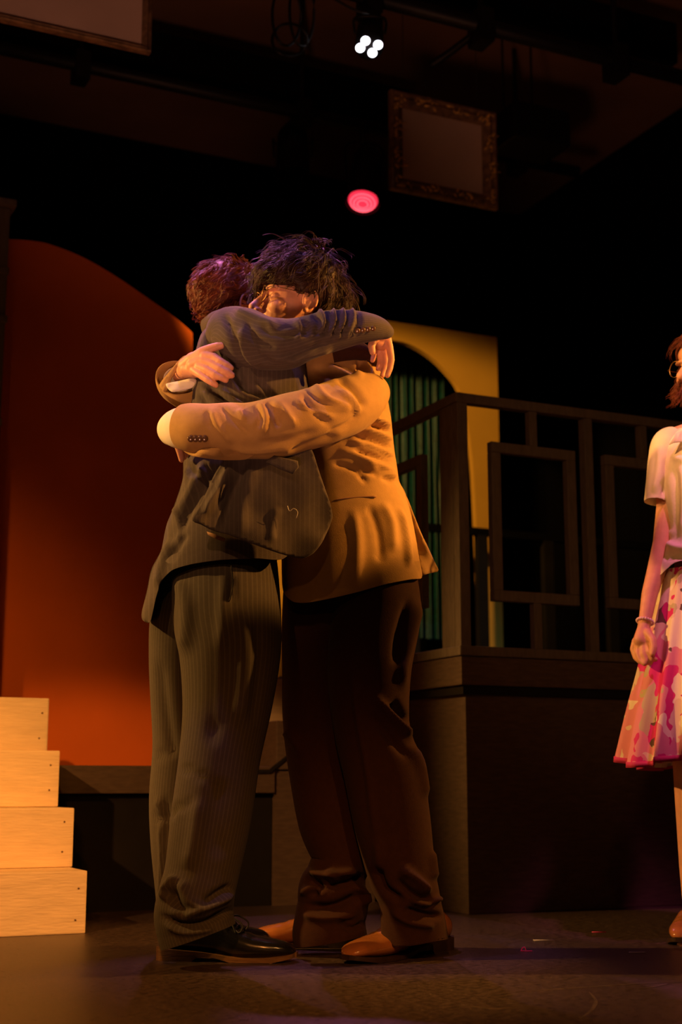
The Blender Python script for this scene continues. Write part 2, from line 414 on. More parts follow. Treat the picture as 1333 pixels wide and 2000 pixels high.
def puff(outline, Y, T, vol=None, strokes=(), step=5.0, back=1.0, wr=None, seed=0, up=25, smooth_outline=True):
    """a rounded garment volume whose outline, distance and real thickness are given; open below where vol reaches past outline"""
    B = catclosed(outline, step) if smooth_outline else np.array(outline, dtype=float)
    vs, F, nb = trimesh(B, step, True)
    ff = fieldfn(vol if vol is not None else B); h = ff(vs[:, 0], vs[:, 1])
    Bc = np.vstack([B, B[:1]])[:, :2]; area = .5*np.sum(Bc[:-1, 0]*Bc[1:, 1]-Bc[1:, 0]*Bc[:-1, 1])
    seg = Bc[1:]-Bc[:-1]; nrm = np.stack([-seg[:, 1], seg[:, 0]], 1)/np.maximum(np.linalg.norm(seg, axis=1), 1e-6)[:, None]*(1 if area > 0 else -1)
    bn = nrm + np.roll(nrm, 1, axis=0); bn /= np.maximum(np.linalg.norm(bn, axis=1), 1e-6)[:, None]
    out_h = ff(B[:, 0], B[:, 1]); closed = out_h < (.34 if vol is not None else 2)
    Dm = np.hypot(vs[:, None, 0]-B[None, :, 0], vs[:, None, 1]-B[None, :, 1]); jn = Dm.argmin(1)
    q = B[jn, :2]; dd = np.abs(((vs-q)*bn[jn]).sum(1)); E = 10.0
    near = closed[jn] & (dd < E) & (Dm[np.arange(len(vs)), jn] < E*1.4)
    tgt = q + bn[jn]*E; hE = ff(tgt[:, 0], tgt[:, 1]); h = np.where(near, hE*np.sqrt(np.clip(dd, 0, E)/E), h)
    h[:nb] = np.where(closed, 0, h[:nb])
    h = h*T
    Yc = Y(vs[:, 0], vs[:, 1]) if callable(Y) else np.full(len(vs), Y)
    fr = np.array([P(x, y, yy-hh) for (x, y), yy, hh in zip(vs, Yc, h)])
    bk = np.array([P(x, y, yy+hh*back) for (x, y), yy, hh in zip(vs, Yc, h)])
    N = tri_normals(fr, F)
    flip = (N*(fr-np.array([0, 0, CAMH]))).sum(1) > 0; N[flip] *= -1
    wt_ = np.clip(h/.05, 0, 1); fr2 = sculpt(fr, N, strokes, wt_) if strokes else fr
    if wr: fr2 = wrinkle(fr2, N, wr[0], wr[1], seed)
    V = list(map(tuple, fr2)) + list(map(tuple, bk)); n = len(vs)
    FF = list(F) + [tuple(i+n for i in reversed(f)) for f in F]
    UVs = [(x/100, y/100) for x, y in vs]*2
    edges = {}
    for f in F:
        for a, b in zip(f, f[1:]+f[:1]): edges[tuple(sorted((a, b)))] = edges.get(tuple(sorted((a, b))), 0)+1
    be = [e for e, c in edges.items() if c == 1]; idx = {}
    for e in be:
        for a in e:
            if a in idx: continue
            hh = min(h[a]*.5, .007); st = len(V)
            x, y = vs[a]
            V.append(tuple(P(x, y, Yc[a]-h[a]+hh))); V.append(tuple(P(x, y-(up if h[a] > .01 else 0), Yc[a]-h[a]+hh)))
            V.append(tuple(P(x, y-(up if h[a] > .01 else 0), Yc[a]+h[a]*back-hh))); V.append(tuple(P(x, y, Yc[a]+h[a]*back-hh)))
            UVs += [(x/100, y/100)]*4; idx[a] = st
    for a, b in be:
        ca = [a, idx[a], idx[a]+1, idx[a]+2, idx[a]+3, a+n]; cb = [b, idx[b], idx[b]+1, idx[b]+2, idx[b]+3, b+n]
        for k in range(5): FF.append((ca[k], cb[k], cb[k+1], ca[k+1]))
    return V, FF, UVs
def sheet(outline, ctrl, th=.004, strokes=(), step=5.0, smooth_outline=True):
    """a cloth panel of its own thickness"""
    B = catclosed(outline, step) if smooth_outline else np.array(outline, dtype=float)
    vs, F, nb = trimesh(B, step); Y = idw(ctrl)(vs[:, 0], vs[:, 1])
    fr = np.array([P(x, y, yy) for (x, y), yy in zip(vs, Y)]); N = tri_normals(fr, F)
    flip = (N*(fr-np.array([0, 0, CAMH]))).sum(1) > 0; N[flip] *= -1
    if strokes: fr = sculpt(fr, N, strokes)
    bk = fr - N*th
    n = len(vs); V = list(map(tuple, fr))+list(map(tuple, bk)); FF = list(F)+[tuple(i+n for i in reversed(f)) for f in F]
    edges = {}
    for f in F:
        for a, b in zip(f, f[1:]+f[:1]): edges[tuple(sorted((a, b)))] = edges.get(tuple(sorted((a, b))), 0)+1
    for (a, b), c in edges.items():
        if c == 1: FF.append((a, b, b+n, a+n))
    return V, FF, [(x/100, y/100) for x, y in vs]*2
def wire(pts, r, n=8, closed=False, sub=4, taper=False):
    A = np.array([tuple(p) for p in pts], dtype=float)
    if sub > 1 and not closed: A = catmull(A, sub)
    k = len(A); V = []; F = []
    prev = None
    for i in range(k):
        t = Vector(A[(i+1) % k]-A[i-1]) if closed else Vector(A[min(i+1, k-1)]-A[max(i-1, 0)])
        t.normalize()
        if prev is None: prev = t.orthogonal().normalized()
        s = (prev - t*prev.dot(t)).normalized(); prev = s; d = t.cross(s)
        rr = r(i/(k-1)) if callable(r) else r
        for j in range(n): V.append(Vector(A[i]) + (s*math.cos(2*PI*j/n) + d*math.sin(2*PI*j/n))*rr)
    for i in range(k if closed else k-1):
        for j in range(n):
            a = i*n+j; b = i*n+(j+1) % n; i2 = (i+1) % k
            F.append((a, b, i2*n+(j+1) % n, i2*n+j))
    if not closed: F.append(tuple(range(n))); F.append(tuple(range((k-1)*n, k*n)))
    return V, F
def ball(c, r, M3=None, seg=16, rg=10):
    """ellipsoid; r scalar or 3, M3 rotation"""
    if not hasattr(r, '__len__'): r = (r, r, r)
    V = []; F = []; c = Vector(c)
    for i in range(rg+1):
        th = PI*i/rg
        for j in range(seg):
            ph = 2*PI*j/seg; p = Vector((r[0]*math.sin(th)*math.cos(ph), r[1]*math.sin(th)*math.sin(ph), r[2]*math.cos(th)))
            if M3 is not None: p = M3 @ p
            V.append(c+p)
    for i in range(rg):
        for j in range(seg):
            a = i*seg+j; b = i*seg+(j+1) % seg; F.append((a, b, b+seg, a+seg))
    return V, F
def cyl(a, b, r0, r1=None, n=20):
    r1 = r0 if r1 is None else r1; a = Vector(a); b = Vector(b); t = (b-a).normalized(); s = t.orthogonal().normalized(); d = t.cross(s)
    V = [a+(s*math.cos(2*PI*j/n)+d*math.sin(2*PI*j/n))*r0 for j in range(n)]+[b+(s*math.cos(2*PI*j/n)+d*math.sin(2*PI*j/n))*r1 for j in range(n)]
    F = [(j, (j+1) % n, n+(j+1) % n, n+j) for j in range(n)]+[tuple(range(n)), tuple(range(n, 2*n))]
    return V, F
def chain(mb, pts):
    """limb core: (Vector, radius) joints"""
    for i in range(len(pts)-1):
        a, ra = pts[i]; b, rb = pts[i+1]
        k = max(2, int((Vector(b)-Vector(a)).length/(min(ra, rb)*.5)))
        mb.add(*ball(a, ra)); mb.add(*cyl(a, b, ra, rb))
    mb.add(*ball(pts[-1][0], pts[-1][1]))
def pchain(mb, pts): chain(mb, [(P(x, y, Y), r) for x, y, Y, r in pts])
def remesh(mb, name, m, voxel=.003, smooth=4):
    o = mb.build('tmp_'+name, m)
    md = o.modifiers.new('r', 'REMESH'); md.mode = 'VOXEL'; md.voxel_size = voxel; md.use_smooth_shade = True
    s = o.modifiers.new('s', 'SMOOTH'); s.factor = .5; s.iterations = smooth
    dg = bpy.context.evaluated_depsgraph_get(); me = bpy.data.meshes.new_from_object(o.evaluated_get(dg))
    me.name = name; bpy.data.objects.remove(o)
    me.materials.clear(); me.materials.append(m)
    for p in me.polygons: p.use_smooth = True
    o2 = bpy.data.objects.new(name, me); COL.objects.link(o2); return o2

# ------------------------------------------------------------------ head, hair, glasses, shoes
def headframe(center, fwd, up, scale=1.0):
    f = Vector(fwd).normalized(); u = Vector(up); u = (u - f*u.dot(f)).normalized(); r = f.cross(u)
    m = Matrix((r*scale, f*scale, u*scale)).transposed()      # columns: x=right, y=forward, z=up
    return Vector(center), m
def head_parts(mb, H, female=False):
    c, m = H
    def b(p, r, rot=None):
        mm = m if rot is None else m @ rot
        mb.add(*ball(c + m @ Vector(p), r, mm, 24, 16))
    b((0, -.012, .030), (.076, .098, .088))
    b((0, .018, -.01), (.068, .066, .075))
    b((0, .038, -.050), (.056, .056, .062))
    b((0, .018, -.065), (.058, .055, .045))
    b((0, .070, -.098), (.026, .024, .021))
    b((0, .054, .044), (.058, .036, .034))
    for s in (1, -1):
        b((s*.037, .060, -.030), (.026, .026, .024))
        b((s*.030, .082, .018), (.023, .012, .0075), Matrix.Rotation(-s*.25, 3, 'Z'))
        b((s*.031, .070, -.003), (.014, .012, .010))
        b((s*.045, .03, -.085), (.018, .035, .016))
        b((s*.0115, .1035, -.042), (.0075, .010, .007))
        rt = Matrix.Rotation(s*.35, 3, 'Z')
        b((s*.079, -.004, -.012), (.007, .017, .030), rt)
        e = []
        for k in range(14):
            a = -.6 + k/13*4.4
            e.append(c + m @ (Vector((s*.083, -.006, -.008)) + rt @ Vector((s*.004, .017*math.cos(a), .027*math.sin(a)))))
        mb.add(*wire(e, .0036*m.col[0].length, 8, sub=1)); mb.add(*ball(c + m @ Vector((s*.082, .003, -.036)), .007))
    chain(mb, [(c+m@Vector((0, .080, .014)), .0095), (c+m@Vector((0, .098, -.010)), .0100), (c+m@Vector((0, .114, -.034)), .0125)])
    b((0, .105, -.043), (.010, .012, .006))
    b((0, .088, -.060), (.022, .012, .010)); b((0, .0925, -.068), (.021, .009, .0050)); b((0, .0905, -.078), (.018, .009, .0058))
def glasses(H, parent, m_rim, r=.023, sx=.031, wirer=.0011, oval=1.0):
    c, m = H; mb = MB(); lens = []; s_ = m.col[0].length
    for s in (1, -1):
        pts = []
        for k in range(28):
            a = 2*PI*k/28; pts.append(c + m @ Vector((s*sx + r*oval*math.cos(a), .103 - .004*abs(math.cos(a)), -.004 + r*math.sin(a))))
        mb.add(*wire(pts, wirer, 6, closed=True, sub=1))
        ctr = c + m @ Vector((s*sx, .1015, -.004)); n0 = len(pts)
        ml = MB(); lens.append(ml); ml.add(list(pts)+[p_ - m.col[1]*.0015 for p_ in pts], [tuple(range(n0)), tuple(range(2*n0-1, n0-1, -1))]+[(i, (i+1) % n0, n0+(i+1) % n0, n0+i) for i in range(n0)])
        mb.add(*wire([c+m@Vector((s*(sx+r*oval), .100, .002)), c+m@Vector((s*.079, .085, .004)), c+m@Vector((s*.083, .02, .006)), c+m@Vector((s*.085, -.012, -.004))], wirer, 6))
    mb.add(*wire([c+m@Vector((-sx+r*oval, .103, 0)), c+m@Vector((0, .110, .006)), c+m@Vector((sx-r*oval, .103, 0))], wirer, 6))
    g = mb.build('glasses', m_rim, parent)
    for ml in lens: ml.build('lens', M['lens'], g, smooth=False)
    return g
def strand(mb, pts, r, n=3):
    k = len(pts); V = []; F = []
    t = (pts[1]-pts[0]).normalized(); s = t.orthogonal().normalized()
    for i in range(k):
        t = (pts[min(i+1, k-1)]-pts[max(i-1, 0)]).normalized(); s = (s-t*s.dot(t)).normalized(); d = t.cross(s)
        rr = r*(1.0 - .85*(i/(k-1))**1.5)
        for j in range(n): V.append(pts[i]+(s*math.cos(2*PI*j/n)+d*math.sin(2*PI*j/n))*rr)
    for i in range(k-1):
        for j in range(n):
            a = i*n+j; b = i*n+(j+1) % n; F.append((a, b, b+n, a+n))
    mb.add(V, F)
def hair(H, parent, m_, spec, seed=1, label=None):
    """clumped locks grown over the skull; spec: count, length, lift, curl, flow(local point)->dir, keep(local point)"""
    c, m = H; R = random.Random(seed); mb = MB()
    er = Vector((.080, .102, .092)); ec = Vector((0, -.012, .030))
    # the mass of hair close to the skull
    V = []; F = []; sg, rg = 48, 32
    for i in range(rg+1):
        th = PI*i/rg
        for j in range(sg):
            ph = 2*PI*j/sg; dr = Vector((math.sin(th)*math.cos(ph), math.sin(th)*math.sin(ph), math.cos(th)))
            p = ec + Vector((dr.x*er.x, dr.y*er.y, dr.z*er.z)); k = spec['thick'](p)*.7 if spec['keep'](p, 0) else -.012
            k += noise.noise(p*35+Vector((seed, 0, 0)))*.006 if k > 0 else 0
            V.append(c + m @ (p + dr*k))
    for i in range(rg):
        for j in range(sg):
            a = i*sg+j; b = i*sg+(j+1) % sg; F.append((a, b, b+sg, a+sg))
    mb.add(V, F)
    for q in range(spec['clumps']):
        while True:
            d = Vector((R.gauss(0, 1), R.gauss(0, 1), R.gauss(0, 1))).normalized()
            p = ec + Vector((d.x*er.x, d.y*er.y, d.z*er.z))
            if spec['keep'](p, .004): break
        ln = spec['length'](p)*R.uniform(.7, 1.2); seedv = Vector((R.uniform(0, 99), R.uniform(0, 99), R.uniform(0, 99)))
        lift = (spec['lift'](p) if callable(spec['lift']) else spec['lift'])*R.uniform(.3, 1.3)
        base = p; path = [p + d*(spec['thick'](p)*R.uniform(.3, .9))]
        st = ln/9
        flow = spec['flow'](p); off = R.uniform(0, 6)
        for k in range(9):
            x = path[-1]; dn = (x-ec); dn = Vector((dn.x/er.x**2, dn.y/er.y**2, dn.z/er.z**2)).normalized()
            fl = spec['flow'](x); fl = (fl - dn*fl.dot(dn)).normalized()
            side = dn.cross(fl)
            dirv = fl + dn*(lift*(1-k/6) - .12*k/9) + side*(math.sin(off+k*spec['freq'])*spec['curl']) + Vector(noise.noise_vector(x*22+seedv*.0))*spec['mess']*.8 + Vector(noise.noise_vector(seedv+x*9))*spec['mess']*.7
            x2 = x + dirv.normalized()*st
            q_ = x2-ec; e_ = math.sqrt((q_.x/er.x)**2+(q_.y/er.y)**2+(q_.z/er.z)**2); lim = 1.0 + spec['thick'](x2)/.09*.7
            if e_ < lim: x2 = ec + q_*(lim/e_)
            path.append(x2)
        for z in range(spec['per']):
            o1 = Vector((R.gauss(0, 1), R.gauss(0, 1), R.gauss(0, 1)))*spec['spread']
            o2 = Vector((R.gauss(0, 1), R.gauss(0, 1), R.gauss(0, 1)))*spec['spread']*1.4
            kk = len(path)
            pts = [c + m @ (path[i] + o1*(1-(i/kk)*.5) + o2*(i/kk)**2) for i in range(kk)]
            strand(mb, pts, spec['r']*R.uniform(.6, 1.2))
    o = mb.build('hair', m_, parent)
    if label: o['label'] = label
    return o
def shoe(heel, toe, parent, m_up, m_sole, laced=True, width=.052, tall=.085, label=None):
    heel = Vector(heel); toe = Vector(toe); f = (toe-heel); L_ = f.length; f.normalize(); s = Vector((-f.y, f.x, 0)); up = Vector((0, 0, 1))
    #  t, halfwidth, z bottom, top z, centre drop
    prof = [(0, .30, .030, .062), (.03, .56, .027, .080), (.10, .68, .025, .092), (.2, .70, .023, .100), (.32, .68, .020, .106), (.42, .72, .016, .100), (.52, .85, .011, .085),
            (.62, .97, .008, .070), (.70, 1.0, .008, .061), (.80, .96, .009, .055), (.88, .84, .012, .050), (.94, .68, .014, .044), (.985, .42, .017, .034), (1.0, .12, .020, .026)]
    A = catmull(prof, 4); V = []; F = []; n = 28
    for t, hw, zb, zt in A:
        zt = zb + (zt-zb)*(tall/.085) if t < .5 else zt
        capr = .0035*math.exp(-((t-.76)/.008)**2) + .0012*math.exp(-((t-.66)/.01)**2) - .0015*math.exp(-((t-.62)/.012)**2)
        for j in range(n):
            a = 2*PI*j/n; x = math.cos(a); z = math.sin(a)
            px_ = math.copysign(abs(x)**.8, x)*hw*width*(1 - .35*max(z, 0)**2*(1 if t < .5 else .4))
            pz = zb + (zt-zb)*(.5+.5*math.copysign(abs(z)**.75, z)) if z > 0 else zb + (zt-zb)*.5*(1+z)
            V.append(heel + f*(t*L_) + s*px_ + up*(pz+capr*max(z, 0)))
    k = len(A)
    for i in range(k-1):
        for j in range(n): a = i*n+j; b = i*n+(j+1) % n; F.append((a, b, b+n, a+n))
    F.append(tuple(range(n))); F.append(tuple(range((k-1)*n, k*n)))
    mb = MB().add(V, F); o = mb.build('shoe', m_up, parent)
    if label: o['label'] = label
    # sole
    V = []; F = []; q = 10
    for t, hw, zb, zt in A:
        w_ = hw*width + .004; e = .003 if .02 < t < .98 else 0
        lo = 0.0 if t < .26 else (.009 if t < .40 else 0.001 + .0*t)
        if .26 <= t < .29: lo = (t-.26)/.03*.012
        if .40 <= t < .55: lo = .012*(1-(t-.40)/.15)
        if t > .84: lo = (t-.84)/.16*.011
        hi = zb + .003
        tt = -0.012 if t == 0 else (1.012 if t > .999 else t)
        for (x, z) in ((-w_, lo), (w_, lo), (w_+.001, hi), (-w_-.001, hi)): V.append(heel + f*(tt*L_) + s*x + up*z)
    for i in range(k-1):
        for j in range(4): a = i*4+j; b = i*4+(j+1) % 4; F.append((a, b, b+4, a+4))
    F.append((0, 1, 2, 3)); F.append(tuple(range((k-1)*4, k*4)))
    so = MB().add(V, F).build('sole', m_sole, o, smooth=False)
    if laced:
        mb = MB()
        def tp(t, x, dz=0): return heel + f*(t*L_) + s*x + up*(np.interp(t, [.3, .42, .52, .62, .70], [.110, .104, .089, .074, .065])+dz)
        for i in range(4):
            t = .49+.04*i; mb.add(*wire([tp(t, -.018, -.004), tp(t+.01, 0, .004), tp(t+.005, .018, -.004)], .0022, 6))
        for sg in (-1, 1):
            mb.add(*wire([tp(.50, 0, .006), tp(.55, sg*.028, .020), tp(.63, sg*.038, .014), tp(.60, sg*.036, -.008), tp(.51, sg*.006, .004)], .0021, 6))
            mb.add(*wire([tp(.50, 0, .006), tp(.54, sg*.02, .004), tp(.58, sg*.034, -.014)], .0021, 6))
        mb.build('shoelace', M['lace'], o)
    return o
#%%SET
# ================================================================== THE SETTING
def struct(o): o['kind'] = 'structure'; return o
fl = MB(); fl.add([(-7, -2, 0), (8, -2, 0), (8, 13, 0), (-7, 13, 0), (-7, -2, -.1), (8, -2, -.1), (8, 13, -.1), (-7, 13, -.1)],
                  [(0, 1, 2, 3), (7, 6, 5, 4), (0, 4, 5, 1), (1, 5, 6, 2), (2, 6, 7, 3), (3, 7, 4, 0)])
struct(fl.build('floor', M['floor'], smooth=False))
CH = 4.4
ub, vb = onh(666, 352, CH)                      # where the ceiling meets the back drape
ur, _ = onh(1150, 330, CH)
struct(sbox(-6.5, ur, -6, vb, CH, CH+.1).build('ceiling', M['ceil'], smooth=False))
def drape(name, p0, p1, z0, z1, m_, n=260, amp=.035, freq=34):
    mb = MB(); V = []; F = []; L_ = (Vector(p1)-Vector(p0)); nn = Vector((-L_.y, L_.x, 0)).normalized()
    for i in range(n+1):
        t = i/n; a = amp*(math.sin(t*freq*2*PI)+.4*math.sin(t*freq*4.7*PI+1)); q = Vector(p0)+L_*t
        for k, z in enumerate((z0, z1)):
            V.append(q+nn*(a*(1 if k == 0 else .7))+Vector((0, 0, z))); V.append(q+nn*(a*(1 if k == 0 else .7)+.012)+Vector((0, 0, z)))
    for i in range(n):
        a = i*4; b = a+4
        F += [(a, b, b+2, a+2), (a+1, a+3, b+3, b+1), (a, a+1, b+1, b), (a+2, b+2, b+3, a+3)]
    mb.add(V, F); return mb
struct(drape('b', S(-6.5, vb+.1, 0), S(5, vb+.1, 0), .01, CH+.3, M['duv']).build('wall_back', M['duv']))
struct(drape('r', S(ur+.08, -3.6, 0), S(ur+.08, vb+.1, 0), .01, CH+.3, M['duv'], freq=20).build('wall_right', M['duv']))

for pts in ([(1008, 1938), (1120, 1930), (1230, 1923), (1340, 1918)], [(1250, 1933), (1290, 1925), (1310, 1920)], [(1125, 1996), (1155, 1975), (1165, 1955), (1152, 1938)], [(262, 1884), (330, 1880), (380, 1879)], [(900, 1962), (960, 1970), (1010, 1968)]):
    A_ = catmull([tuple(G(x, y)) for x, y in pts], 8); V = []; F = []
    for i, p_ in enumerate(A_):
        t_ = A_[min(i+1, len(A_)-1)]-A_[max(i-1, 0)]; n_ = np.array([-t_[1], t_[0], 0]); n_ /= np.linalg.norm(n_); w_ = .004*math.sin(PI*min(max(i/(len(A_)-1), .05), .95))
        V += [p_-n_*w_+[0, 0, .0006], p_+n_*w_+[0, 0, .0006], p_+n_*w_-[0, 0, .0005], p_-n_*w_-[0, 0, .0005]]
    for i in range(len(A_)-1):
        for k in range(4): F.append((i*4+k, i*4+(k+1) % 4, i*4+4+(k+1) % 4, i*4+4+k))
    sc_ = MB().add(V, F).build('floor_scratch', M['scratch'], smooth=False); struct(sc_)  # pale scratch line laid on the floor

# raised deck on the right --------------------------------------------------
DT = onv(912, 1262, 0)[1]                       # deck top height
FB = onv(912, 1338, 0)[1]                       # bottom of the fascia
dk = empty('stage_deck', 'dark grey painted raised stage deck with a plank fascia, right of the hugging pair', 'platform')
dk.location = O0
def rel(o):
    o.matrix_parent_inverse = o.parent.matrix_basis.inverted() if o.parent else Matrix(); return o
DU1 = ur - .15; DV1 = 2.4
rel(sbox(.02, DU1, .02, DV1, 0, FB-.02).build('side_panel', M['deck'], dk, smooth=False, bevel=.003))
rel(sbox(-.012, DU1, -.012, DV1, FB, DT-.035).build('fascia', M['deck'], dk, smooth=False, bevel=.004))
rel(sbox(-.02, DU1, -.02, DV1, DT-.033, DT).build('deck_top', M['rail'], dk, smooth=False, bevel=.004))
rel(sbox(0.002, DU1, .002, DV1, FB-.03, FB-.002).build('shadow_gap_strip', M['blackpaint'], dk, smooth=False))  # black strip stands in for the shadow gap below the fascia

# railing ---------------------------------------------------------------------
RT = onv(900, 766, 0)[1]                        # rail top height
def railing():
    r = empty('railing', 'dark wooden railing with square open frames standing on the grey deck', 'railing')
    r.location = S(0, 0, DT)
    def part(name, mb, m_=M['rail'], b=.003): return rel(mb.build(name, m_, r, smooth=False, bevel=b))
    def uz(px, py): return onv(px, py, .02)
    ue = DU1
    part('top_rail', sbox(-.01, ue, 0, .04, RT-.035, RT))
    part('top_rail', sbox(-.01, .03, .041, DV1, RT-.035, RT))
    part('corner_post', sbox(-.005, .036, .0, .04, DT+.001, RT-.036))
    part('corner_post', sbox(-.005, .036, .041, .13, DT+.001, RT-.036))
    w_ = .038
    # front run: post, then frames held by stubs
    ua = uz(1148, 1000)[0]; u1a = uz(957, 1000)[0]; u1b = uz(1122, 1000)[0]; z1t = uz(957, 864)[1]; z1b = uz(957, 1174)[1]
    per = uz(1180, 1000)[0] - u1a
    for k in range(4):
        a0 = u1a + per*k; a1 = u1b + per*k; up_ = ua + per*k + (.0)
        f = part('open_frame', sbox(a0, a1, 0, .03, z1t-w_, z1t))
        for args in ((a0, a1, 0, .03, z1b, z1b+w_), (a0, a0+w_, 0, .03, z1b+w_, z1t-w_), (a1-w_, a1, 0, .03, z1b+w_, z1t-w_)):
            mb = sbox(*args)
            q = mb.build('frame_member', M['rail'], f, smooth=False, bevel=.003)
        um = (a0+a1)/2
        part('stub', sbox(um-.016, um+.016, .0, .03, z1t, RT-.036)); part('stub', sbox(um-.016, um+.016, .0, .03, DT+.001, z1b))
        part('post', sbox(up_-.016, up_+.020, .0, .038, DT+.001, RT-.036))
    # receding run on the left side
    for k in range(2):
        a0 = .28 + k*.95; a1 = a0+.62
        f = part('open_frame', sbox(0, .03, a0, a1, z1t-w_, z1t))
        for args in ((0, .03, a0, a1, z1b, z1b+w_), (0, .03, a0, a0+w_, z1b+w_, z1t-w_), (0, .03, a1-w_, a1, z1b+w_, z1t-w_)):
            q = sbox(*args).build('frame_member', M['rail'], f, smooth=False, bevel=.003)
        um = (a0+a1)/2
        part('stub', sbox(0, .03, um-.016, um+.016, z1t, RT-.036)); part('stub', sbox(0, .03, um-.016, um+.016, DT+.001, z1b))
        part('post', sbox(0, .038, a1+.12, a1+.16, DT+.001, RT-.036))
    return r
railing()
# back railing of the deck, mostly in the dark
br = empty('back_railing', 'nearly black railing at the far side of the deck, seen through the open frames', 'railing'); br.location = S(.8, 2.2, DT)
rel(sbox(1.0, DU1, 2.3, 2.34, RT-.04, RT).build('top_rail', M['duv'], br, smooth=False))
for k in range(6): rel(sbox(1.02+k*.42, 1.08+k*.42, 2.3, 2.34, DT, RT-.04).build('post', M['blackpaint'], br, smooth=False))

# upstage platforms ---------------------------------------------------------
PV = .6
PT = onv(200, 1495, PV)[1]; PF = onv(200, 1550, PV)[1]
uA = max(onv(400, 1600, PV)[0], onv(377, 1000, 1.5)[0]+.02)
pf = empty('low_platform', 'low black platform with a dark fascia under the orange arch flat', 'platform'); pf.location = S(-1.5, 1.5, 0)
rel(sbox(-4.2, uA-.002, PV, 3.4, PF, PT).build('fascia', M['deck'], pf, smooth=False, bevel=.004))
rel(sbox(-4.2, uA-.002, PV+.03, 3.4, 0, PF-.004).build('side_panel', M['blackpaint'], pf, smooth=False))
QT = onv(530, 1407, PV)[1]; QF = onv(515, 1503, PV)[1]
qf = empty('middle_platform', 'brown-grey platform seen between the two pairs of legs', 'platform'); qf.location = S(-.4, 1.5, 0)
rel(sbox(uA+.002, -.03, PV, 3.4, QF, QT).build('fascia', M['deck'], qf, smooth=False, bevel=.004))
rel(sbox(uA+.002, -.03, PV+.012, 3.4, 0, QF-.003).build('side_panel', M['deck'], qf, smooth=False))
mb = MB(); a = [onv(x, y, PV-.004) for x, y in ((495, 1503), (526, 1503), (560, 1476), (560, 1482), (528, 1510), (495, 1510))]
n_ = len(a); V = [S(x, PV-.008, z) for x, z in a]+[S(x, PV+.001, z) for x, z in a]
mb.add(V, [tuple(range(n_)), tuple(range(2*n_-1, n_-1, -1))]+[(i, (i+1) % n_, n_+(i+1) % n_, n_+i) for i in range(n_)])
rel(mb.build('black_moulding', M['blackpaint'], qf, smooth=False))
u0_, _z = onv(505, 1400, 1.2); u1_ = -.04; zt_ = onv(540, 1325, 1.2)[1]
yb = sbox(u0_, u1_, 1.2, 1.6, QT+.001, zt_).build('step_block', M['step'], smooth=False, bevel=.004)
tag(yb, 'pale box standing on the middle platform, glimpsed between the two men', 'block')

# orange flat ---------------------------------------------------------------
def flat_from_outline(pts, v, th, name, m_, parent=None, bevel=.002):
    mb = MB(); n = len(pts); V = [S(u, v, z) for u, z in pts]+[S(u, v+th, z) for u, z in pts]
    mb.add(V, [tuple(range(n)), tuple(range(2*n-1, n-1, -1))]+[(i, (i+1) % n, n+(i+1) % n, n+i) for i in range(n)])
    return mb.build(name, m_, parent, smooth=False)
OV = 1.5
arc = catmull([onv(x, y, OV) for x, y in ((20, 467), (60, 470), (100, 478), (165, 504), (235, 545), (300, 590), (345, 622), (377, 650))], 6)
ut, zt = arc[0]; left = [(2*ut-u, z) for u, z in arc[::-1]]
outl = [(2*ut-arc[-1][0], PT+.002)] + [tuple(p) for p in left] + [tuple(p) for p in arc[1:]] + [(arc[-1][0], PT+.002)]
of = flat_from_outline(outl, OV, .03, 'arched_flat', M['orange'])
tag(of, 'tall orange scenery flat with a rounded arch top behind the cream steps', 'scenery flat')
# dark pillar at the far left
pl = empty('pillar', 'dark ornamental pillar cut by the left edge of the photo', 'pillar')
u_, z_ = onv(5, 600, 1.3); pl.location = S(u_-.06, 1.35, PT)
ua_ = onv(-30, 600, 1.25)[0]; ub_ = onv(12, 600, 1.25)[0]; zt_ = onv(8, 405, 1.25)[1]
rel(sbox(ua_, ub_, 1.25, 1.4, PT+.002, zt_).build('shaft', M['rail'], pl, smooth=False, bevel=.006))
for zz, e in ((zt_, .03), (zt_-.28, .008), (zt_-.9, .008), (onv(5, 630, 1.25)[1], .01)):
    rel(sbox(ua_-e, ub_+e*.6, 1.25-e, 1.4+e, zz, zz+.03).build('moulding', M['rail'], pl, smooth=False, bevel=.005))

# yellow arch flat -------------------------------------------------------------
YV = 2.45
DK2 = DT
def yz(x, y): return onv(x, y, YV)
uR, zTop = yz(971, 657); uL = yz(536, 900)[0]; zTop = (zTop + yz(790, 633)[1])/2
zB = QT+.002
ring = [yz(x, y) for x, y in ((760, 663), (800, 672), (840, 695), (875, 728), (900, 765), (915, 830), (924, 900), (930, 1000), (936, 1150), (940, 1262))]
ring = catmull(ring, 4); uc = ring[0][0] - .10; uJ = yz(566, 1200)[0]
uJ = 2*uc - ring[-1][0] if 2*uc - ring[-1][0] > uL+.05 else uJ
right = [tuple(p) for p in ring]; leftc = [(2*uc-u, z) for u, z in right[::-1]]
k_ = (uc-uJ)/(uc-leftc[0][0])
leftc = [(uc-(uc-u)*k_, z) for u, z in leftc]
mb = MB()
n_ = len(leftc)+len(right); inner = [(leftc[0][0], zB)]+leftc+right+[(right[-1][0], zB)]
outer = []
for u, z in inner:
    if z <= zB+1e-6 or z < right[-1][1]+.02: outer.append((uL if u < uc else uR, z))
    else:
        t = (u-inner[0][0])/(inner[-1][0]-inner[0][0]); 
        dx = u-uc; dz = z-right[-1][1]
        s1 = ((uR-uc) if dx > 0 else (uc-uL))/max(abs(dx), 1e-4); s2 = (zTop-right[-1][1])/max(dz, 1e-4); s_ = min(s1, s2)
        outer.append((uc+dx*s_, right[-1][1]+dz*s_))
nn = len(inner); V = []
for vv in (YV, YV+.04):
    V += [S(u, vv, z) for u, z in inner]+[S(u, vv, z) for u, z in outer]
